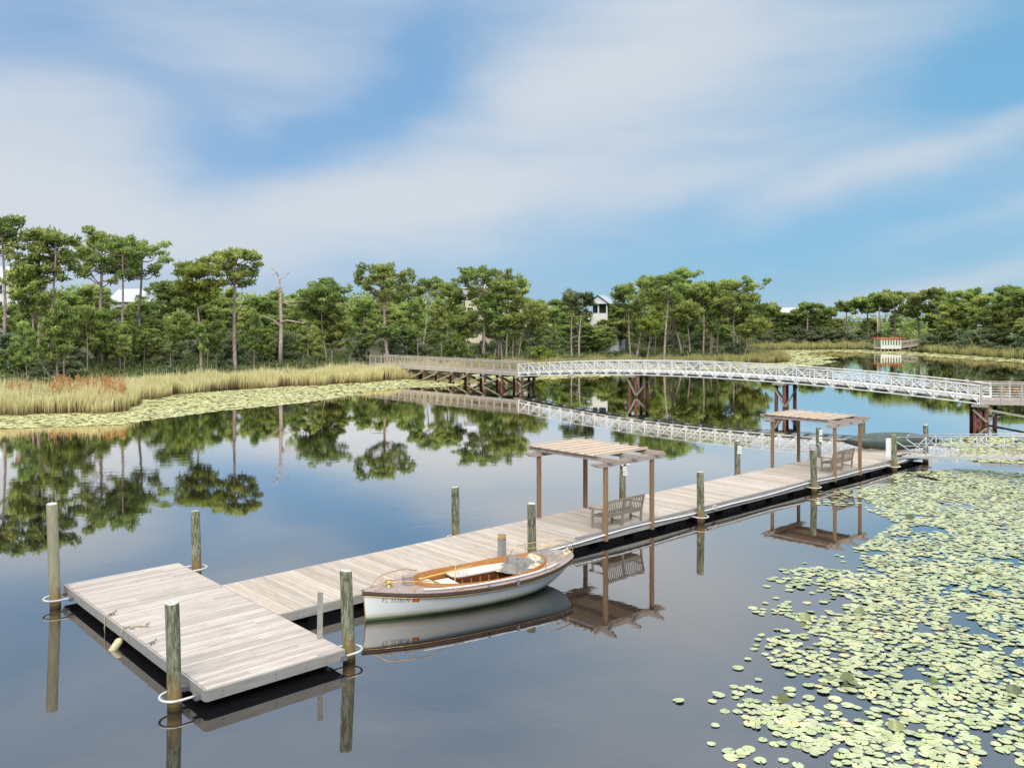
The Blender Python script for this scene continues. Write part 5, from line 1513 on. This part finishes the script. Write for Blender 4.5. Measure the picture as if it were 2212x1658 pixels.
# ------------------------------------------------------------------ red-roofed shelter on the far water
def gazebo():
    zz = 203.; x0, x1 = (1904 - CX) / F * zz, (1945 - CX) / F * zz; w_ = x1 - x0; d = 3.6
    root = thing('water_pavilion', 'white columned pavilion with a flat red roof standing in the far water', 'pavilion', (x0, zz, 0), 0)
    zt = 3.0; zd = .85
    mb = MB(); mb.box(-.7, w_ + .7, -.6, d + .6, zt, zt + .18); mb.build('roof', M['red_roof'], root, bevel=.03)
    mb = MB(); mb.box(-.1, w_ + .1, -.1, d + .1, zt - .22, zt); mb.build('eave_beam', M['house_white'], root)
    mb = MB(); mb.box(-.15, w_ + .15, -.15, d + .15, zd - .25, zd); mb.build('floor', M['house_white'], root)
    for i in range(8):
        for y in (0, d):
            mb = MB(); x = w_ * i / 7; mb.box(x - .16, x + .16, y - .14, y + .14, zd, zt - .2); mb.build('column', M['house_white'], root)
    mb = MB(); mb.box(0, w_, -.03, .03, zd + .05, zd + .62); mb.build('balustrade', M['house_white'], root)
    for i in range(6):
        mb = MB(); x = w_ * i / 5; mb.tube([(x, .2, -1), (x, .2, zd - .25)], .16, 8); mb.tube([(x, d - .2, -1), (x, d - .2, zd - .25)], .16, 8); mb.build('pile', M['bark'], root)
    p0 = np.array((x1 + .2, zz + 1.2)); 
    boardwalk('far_walkway', 'thin railed wooden walkway from the far pavilion to the right shore', p0, p0 + np.array((11.5, 3.)), .95, 5, zend=2.3, wd=1.6, pile_m='bark')
gazebo()
# bare poles near the pavilion
p = (1895.5, 752); q = at(1896, 752)
mb = MB(); mb.tube([(0, 0, 0), (0.02, 0, 4), (0, 0, 8.6)], [.17, .15, .11], 8); o = mb.build('snag', M['dead']); x = (1896 - CX) / F * 224; o.location = (x, 224, 0); tag(o, 'pale branchless snag left of the far pavilion', 'snag')

# ------------------------------------------------------------------ houses glimpsed through the trees
def house(name, label, px0, px1, ytop, ybase_h, z, wall, roofh, gable='front', chimney=False, wins=3, rows=2, roofm='metal_roof', depth=9, open_top=False):
    x0, x1 = (px0 - CX) / F * z, (px1 - CX) / F * z; w_ = x1 - x0; top = hy(ytop, z)
    g = ground_z((x0 + x1) / 2, z)
    root = thing(name, label, 'house', ((x0 + x1) / 2, z, g), 0)
    ev = top - g - roofh
    mb = MB(); mb.box(-w_/2, w_/2, 0, depth, -.3, ev - .002); wl = mb.build('wall', M[wall], root)
    ov = .5
    mb = MB()
    if gable == 'front':
        mb.add([(-w_/2 - ov, -ov, ev), (0, -ov, ev + roofh), (w_/2 + ov, -ov, ev), (-w_/2 - ov, depth + ov, ev), (0, depth + ov, ev + roofh), (w_/2 + ov, depth + ov, ev)], [(0, 1, 4, 3), (1, 2, 5, 4), (0, 3, 5, 2), (3, 4, 5)])
    else:
        mb.add([(-w_/2 - ov, -ov, ev), (w_/2 + ov, -ov, ev), (w_/2 + ov, depth/2, ev + roofh), (-w_/2 - ov, depth/2, ev + roofh), (-w_/2 - ov, depth + ov, ev), (w_/2 + ov, depth + ov, ev)], [(0, 1, 2, 3), (3, 2, 5, 4), (0, 3, 4), (1, 5, 2), (0, 4, 5, 1)])
    rf = mb.build('roof', M[roofm], root)
    if gable == 'front':
        mb = MB(); mb.add([(-w_/2, -.02, ev), (w_/2, -.02, ev), (0, -.02, ev + roofh * .93)], [(0, 1, 2)]); mb.build('gable', M[wall], root)
    if chimney:
        mb = MB(); mb.box(w_*.1, w_*.1 + .9, depth*.4, depth*.4 + .9, ev, top - g + 1.3); mb.build('chimney', M['brick'], rf)
    for r_ in range(rows):
        for i in range(wins):
            cx_ = -w_/2 + w_ * (i + .5) / wins; cz = ev - 1.6 - r_ * 2.9
            if cz < 1: continue
            ww = min(.55, w_ / wins * .32)
            mb = MB(); mb.box(cx_ - ww - .1, cx_ + ww + .1, -.05, .0, cz - .85, cz + .85); wn = mb.build('window', M['house_white'], root)
            mb = MB(); mb.box(cx_ - ww, cx_ + ww, -.06, -.045, cz - .75, cz + .75); mb.build('pane', M['glass'], wn)
    return root
house('beach_house', 'white house with a brick chimney half hidden at the left edge of the wood', -45, 42, 572, 0, 150, 'house_white', 2.6, 'side', True)
house('beach_house', 'sage house with a pale blue metal roof behind the forked pine', 238, 345, 622, 0, 150, 'house_sage', 2.4, 'side')
house('beach_house', 'large cream house rising behind the tallest broad pine', 1005, 1112, 610, 0, 172, 'house_cream', 1.2, 'side', wins=5)
house('beach_house', 'small white roofed house right of the large cream house', 1095, 1150, 648, 0, 168, 'house_white', 1.4, 'front', wins=2)
def tower():
    z = 158.; x = (1293 - CX) / F * z; g = ground_z(x, z)
    root = thing('tower_house', 'white house with an open gabled lookout tower above the trees', 'house', (x, z, g), R(-22))
    T = hy(637, z) - g; w_ = 3.3; e = T - 1.5; fl = T - 3.3
    mb = MB(); mb.box(-w_/2, w_/2, 0, 4.6, 0, fl); mb.build('wall', M['house_white'], root)
    for x_ in (-w_/2 + .12, -.05, w_/2 - .12):
        for y in (.12, 4.4): mb = MB(); mb.box(x_ - .12, x_ + .12, y - .12, y + .12, fl, e); mb.build('lookout_post', M['house_white'], root)
    for y in (1.6, 3.0): mb = MB(); mb.box(w_/2 - .24, w_/2, y - .12, y + .12, fl, e); mb.build('lookout_post', M['house_white'], root)
    mb = MB(); mb.box(-w_/2 + .3, w_/2 - .3, .9, 4.0, fl, e - .1); mb.build('lookout_glazing', M['glass'], root)
    mb = MB(); mb.box(-w_/2 - .1, w_/2 + .1, -.1, 4.7, e - .15, e); mb.build('beam', M['house_white'], root)
    ov = .55; mb = MB(); mb.add([(-w_/2 - ov, -ov, e - .1), (0, -ov, T), (w_/2 + ov, -ov, e - .1), (-w_/2 - ov, 5.1, e - .1), (0, 5.1, T), (w_/2 + ov, 5.1, e - .1)], [(0, 1, 4, 3), (1, 2, 5, 4), (0, 3, 5, 2), (3, 4, 5)]); mb.build('roof', M['metal_roof'], root)
    mb = MB(); mb.add([(-w_/2, -.12, e), (w_/2, -.12, e), (0, -.12, T - .18)], [(0, 1, 2)]); mb.build('gable', M['house_white'], root)
    mb = MB(); mb.add([(-w_/2 - 3.5, -.4, fl - 3.2), (w_/2 + 2.2, -.4, fl - 3.2), (w_/2 + 2.2, 5, fl - .3), (-w_/2 - 3.5, 5, fl - .3)], [(0, 1, 2, 3)]); mb.build('lower_roof', M['metal_roof'], root)
    mb = MB(); mb.box(-w_/2 - 3.2, w_/2 + 2, .1, 5, 0, fl - 3.3); mb.build('lower_wall', M['house_white'], root)
tower()
house('beach_house', 'far house with a long white metal roof above the spit treetops', 1692, 1742, 664, 0, 262, 'house_white', 2.8, 'side', wins=3, rows=0)
house('beach_house', 'far yellowish gabled house between the pines across the pond', 1768, 1802, 678, 0, 250, 'house_cream', 3.0, 'front', wins=2, rows=1)
house('beach_house', 'far white roofed house above the walkway on the right shore', 2105, 2150, 690, 0, 205, 'house_white', 1.6, 'side', wins=3, rows=1)
# little wooden stair on the left slope
q = at(585 * 1.0, 790, 1.6); zz = 140.; x = (327 - CX) / F * zz; g = ground_z(x, zz)
root = thing('garden_steps', 'short flight of pale wooden steps on the left bank below the sage house', 'steps', (x, zz - 4, g), 0)
for i in range(7): mb = MB(); mb.box(-1.2, 1.2, i * .35, i * .35 + .3, .3 + i * .26, .36 + i * .26); mb.build('tread', M['house_white'], root)
mb = MB(); mb.box(-1.3, -1.2, 0, 2.6, .0, 2.1); mb.box(1.2, 1.3, 0, 2.6, .0, 2.1); mb.build('stringer', M['house_white'], root)

# ------------------------------------------------------------------ sky and light
world = bpy.data.worlds.new('World'); scene.world = world; world.use_nodes = True
nt = world.node_tree; nt.nodes.clear()
out = N(nt, 'ShaderNodeOutputWorld'); bg = N(nt, 'ShaderNodeBackground')
sky = N(nt, 'ShaderNodeTexSky'); sky.sky_type = 'NISHITA'; sky.sun_disc = False
SUN_EL, SUN_AZ = R(36), R(180)       # azimuth clockwise from +Y: behind the camera
sky.sun_elevation = SUN_EL; sky.sun_rotation = SUN_AZ; sky.air_density = 1.0; sky.dust_density = .6; sky.ozone_density = 1.4
tc = N(nt, 'ShaderNodeTexCoord'); sp = N(nt, 'ShaderNodeSeparateXYZ'); nt.links.new(tc.outputs['Generated'], sp.inputs[0])
az = math_n(nt, 'ARCTAN2', sp.outputs[0], sp.outputs[1])
hyp = math_n(nt, 'SQRT', math_n(nt, 'ADD', math_n(nt, 'MULTIPLY', sp.outputs[0], sp.outputs[0]), math_n(nt, 'MULTIPLY', sp.outputs[1], sp.outputs[1])))
el = math_n(nt, 'ARCTAN2', sp.outputs[2], hyp)
P2 = N(nt, 'ShaderNodeCombineXYZ'); nt.links.new(az, P2.inputs[0]); nt.links.new(el, P2.inputs[1])
# wispy warp
mp = N(nt, 'ShaderNodeMapping'); mp.inputs['Scale'].default_value = (2.2, 4.5, 1); nt.links.new(P2.outputs[0], mp.inputs[0])
wn = N(nt, 'ShaderNodeTexNoise'); wn.inputs['Scale'].default_value = 1.4; wn.inputs['Detail'].default_value = 6; wn.inputs['Roughness'].default_value = .5; nt.links.new(mp.outputs[0], wn.inputs[0])
ws = N(nt, 'ShaderNodeVectorMath', operation='SUBTRACT'); nt.links.new(wn.outputs['Color'], ws.inputs[0]); ws.inputs[1].default_value = (.5, .5, .5)
wm = N(nt, 'ShaderNodeVectorMath', operation='MULTIPLY'); nt.links.new(ws.outputs[0], wm.inputs[0]); wm.inputs[1].default_value = (.26, .09, 0)
wa = N(nt, 'ShaderNodeVectorMath', operation='ADD'); nt.links.new(P2.outputs[0], wa.inputs[0]); nt.links.new(wm.outputs[0], wa.inputs[1])
Q = wa.outputs[0]
def dirp(px, py): return (math.atan((px - CX) / F), math.atan((Y0 - py) / math.hypot(F, px - CX)))
def blob(px, py, rx, ry, rot, amp):
    a, e = dirp(px, py)
    m_ = N(nt, 'ShaderNodeMapping', vector_type='TEXTURE'); m_.inputs['Location'].default_value = (a, e, 0); m_.inputs['Rotation'].default_value = (0, 0, R(rot)); m_.inputs['Scale'].default_value = (rx / F, ry / F, 1)
    nt.links.new(Q, m_.inputs[0]); ln = N(nt, 'ShaderNodeVectorMath', operation='LENGTH'); nt.links.new(m_.outputs[0], ln.inputs[0])
    g = math_n(nt, 'EXPONENT', math_n(nt, 'MULTIPLY', math_n(nt, 'MULTIPLY', ln.outputs['Value'], ln.outputs['Value']), -1.0))
    return math_n(nt, 'MULTIPLY', g, amp)
blobs = [(60, 330, 330, 190, -12, .85), (300, 470, 430, 80, -8, .55), (850, 445, 430, 62, 4, .80), (1150, 395, 420, 60, 10, .45), (1500, 400, 300, 38, 14, .40), (2060, 320, 330, 42, 17, .85), (1800, 375, 260, 40, 14, .35),
         (1330, 110, 300, 190, 25, .75), (1120, 260, 360, 80, 22, .45), (520, 90, 330, 90, -18, .42), (1700, 170, 380, 110, 10, .20), (2150, 470, 300, 30, 12, .42), (2080, 625, 420, 34, 10, .50), (1650, 40, 300, 90, 0, .35),
         (700, 540, 330, 50, 2, .35), (30, 560, 280, 70, 0, .35), (750, 260, 330, 70, 28, -.55), (380, 300, 210, 60, -42, -.42), (1750, 520, 520, 60, 5, -.35), (1500, 600, 420, 50, 2, -.25), (2230, 110, 300, 130, 30, -.75), (30, 60, 130, 60, 0, -.35), (900, 130, 170, 80, 60, -.30)]
tot = None
for b_ in blobs:
    v_ = blob(*b_); tot = v_ if tot is None else math_n(nt, 'ADD', tot, v_)
# fine streaks, and an added cloud bank above and behind the view, for fill light
m2 = N(nt, 'ShaderNodeMapping'); m2.inputs['Rotation'].default_value = (0, 0, R(-14)); m2.inputs['Scale'].default_value = (1.6, 7.5, 1); nt.links.new(Q, m2.inputs[0])
n2 = N(nt, 'ShaderNodeTexNoise'); n2.inputs['Scale'].default_value = 2.2; n2.inputs['Detail'].default_value = 7; n2.inputs['Roughness'].default_value = .55; nt.links.new(m2.outputs[0], n2.inputs[0])
tot = math_n(nt, 'ADD', tot, math_n(nt, 'MULTIPLY', math_n(nt, 'SUBTRACT', n2.outputs['Fac'], .5), .95))
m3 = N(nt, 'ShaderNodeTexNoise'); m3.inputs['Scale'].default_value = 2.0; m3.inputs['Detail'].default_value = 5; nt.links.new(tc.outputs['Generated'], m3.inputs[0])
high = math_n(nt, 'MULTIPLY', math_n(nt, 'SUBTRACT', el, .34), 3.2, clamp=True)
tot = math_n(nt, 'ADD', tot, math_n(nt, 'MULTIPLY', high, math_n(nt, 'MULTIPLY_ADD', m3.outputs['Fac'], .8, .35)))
cl = N(nt, 'ShaderNodeMapRange', interpolation_type='SMOOTHSTEP'); nt.links.new(tot, cl.inputs[0]); cl.inputs[1].default_value = -.58; cl.inputs[2].default_value = 1.30
# clear sky colour: Nishita pulled a little toward the photograph's cyan blue
skyc = N(nt, 'ShaderNodeVectorMath', operation='MULTIPLY'); nt.links.new(sky.outputs[0], skyc.inputs[0])
skyc.inputs[1].default_value = (.12, .14, .15)
azr = N(nt, 'ShaderNodeMapRange'); nt.links.new(math_n(nt, 'SUBTRACT', az, math_n(nt, 'MULTIPLY', el, .5)), azr.inputs[0]); azr.inputs[1].default_value = -.35; azr.inputs[2].default_value = .35
blue0 = mixc(nt, azr.outputs[0], (.215, .400, .665), (.190, .445, .690))
blue = mixc(nt, .85, skyc.outputs[0], blue0)
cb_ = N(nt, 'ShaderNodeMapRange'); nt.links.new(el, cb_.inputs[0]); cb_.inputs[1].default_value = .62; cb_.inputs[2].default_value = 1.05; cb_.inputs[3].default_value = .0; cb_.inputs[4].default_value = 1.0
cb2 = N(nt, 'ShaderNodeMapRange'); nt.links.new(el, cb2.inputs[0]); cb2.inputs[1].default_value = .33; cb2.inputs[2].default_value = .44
cloud1 = mixc(nt, cb2.outputs[0], (.650, .705, .775), (.84, .87, .95))  # cloud above the view made brighter to lighten the water's reflection
cloud_and_fill = mixc(nt, cb_.outputs[0], cloud1, (3.0, 3.0, 3.0))  # unseen zenith cloud added far brighter, as soft ambient fill
fin = mixc(nt, cl.outputs[0], blue, cloud_and_fill)
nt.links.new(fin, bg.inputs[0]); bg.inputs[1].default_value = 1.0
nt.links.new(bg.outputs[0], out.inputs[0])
sl = bpy.data.lights.new('sun', 'SUN'); sl.energy = 2.6; sl.angle = R(26); sl.color = (1.0, .96, .90)
so = bpy.data.objects.new('sun', sl); COL.objects.link(so)
dx, dy = math.sin(SUN_AZ) * math.cos(SUN_EL), math.cos(SUN_AZ) * math.cos(SUN_EL)
so.rotation_euler = Vector((dx, dy, math.sin(SUN_EL))).to_track_quat('Z', 'Y').to_euler(); so.location = (0, 0, 40)

# ------------------------------------------------------------------ camera and render settings
cam = bpy.data.cameras.new('camera'); co = bpy.data.objects.new('camera', cam); COL.objects.link(co)
co.location = (0, 0, H); co.rotation_euler = (PI / 2, 0, 0)
cam.sensor_width = 36; cam.lens = F / 2212 * 36; cam.shift_y = -(829 - Y0) / 2212
cam.clip_start = .1; cam.clip_end = 4000
scene.camera = co
scene.view_settings.view_transform = 'Standard'; scene.view_settings.look = 'None'; scene.view_settings.exposure = 0; scene.view_settings.gamma = 1
scene.cycles.max_bounces = 6; scene.cycles.transparent_max_bounces = 8; scene.cycles.diffuse_bounces = 3; scene.cycles.glossy_bounces = 3
scene.cycles.use_denoising = True
scene.cycles.caustics_reflective = False; scene.cycles.caustics_refractive = False
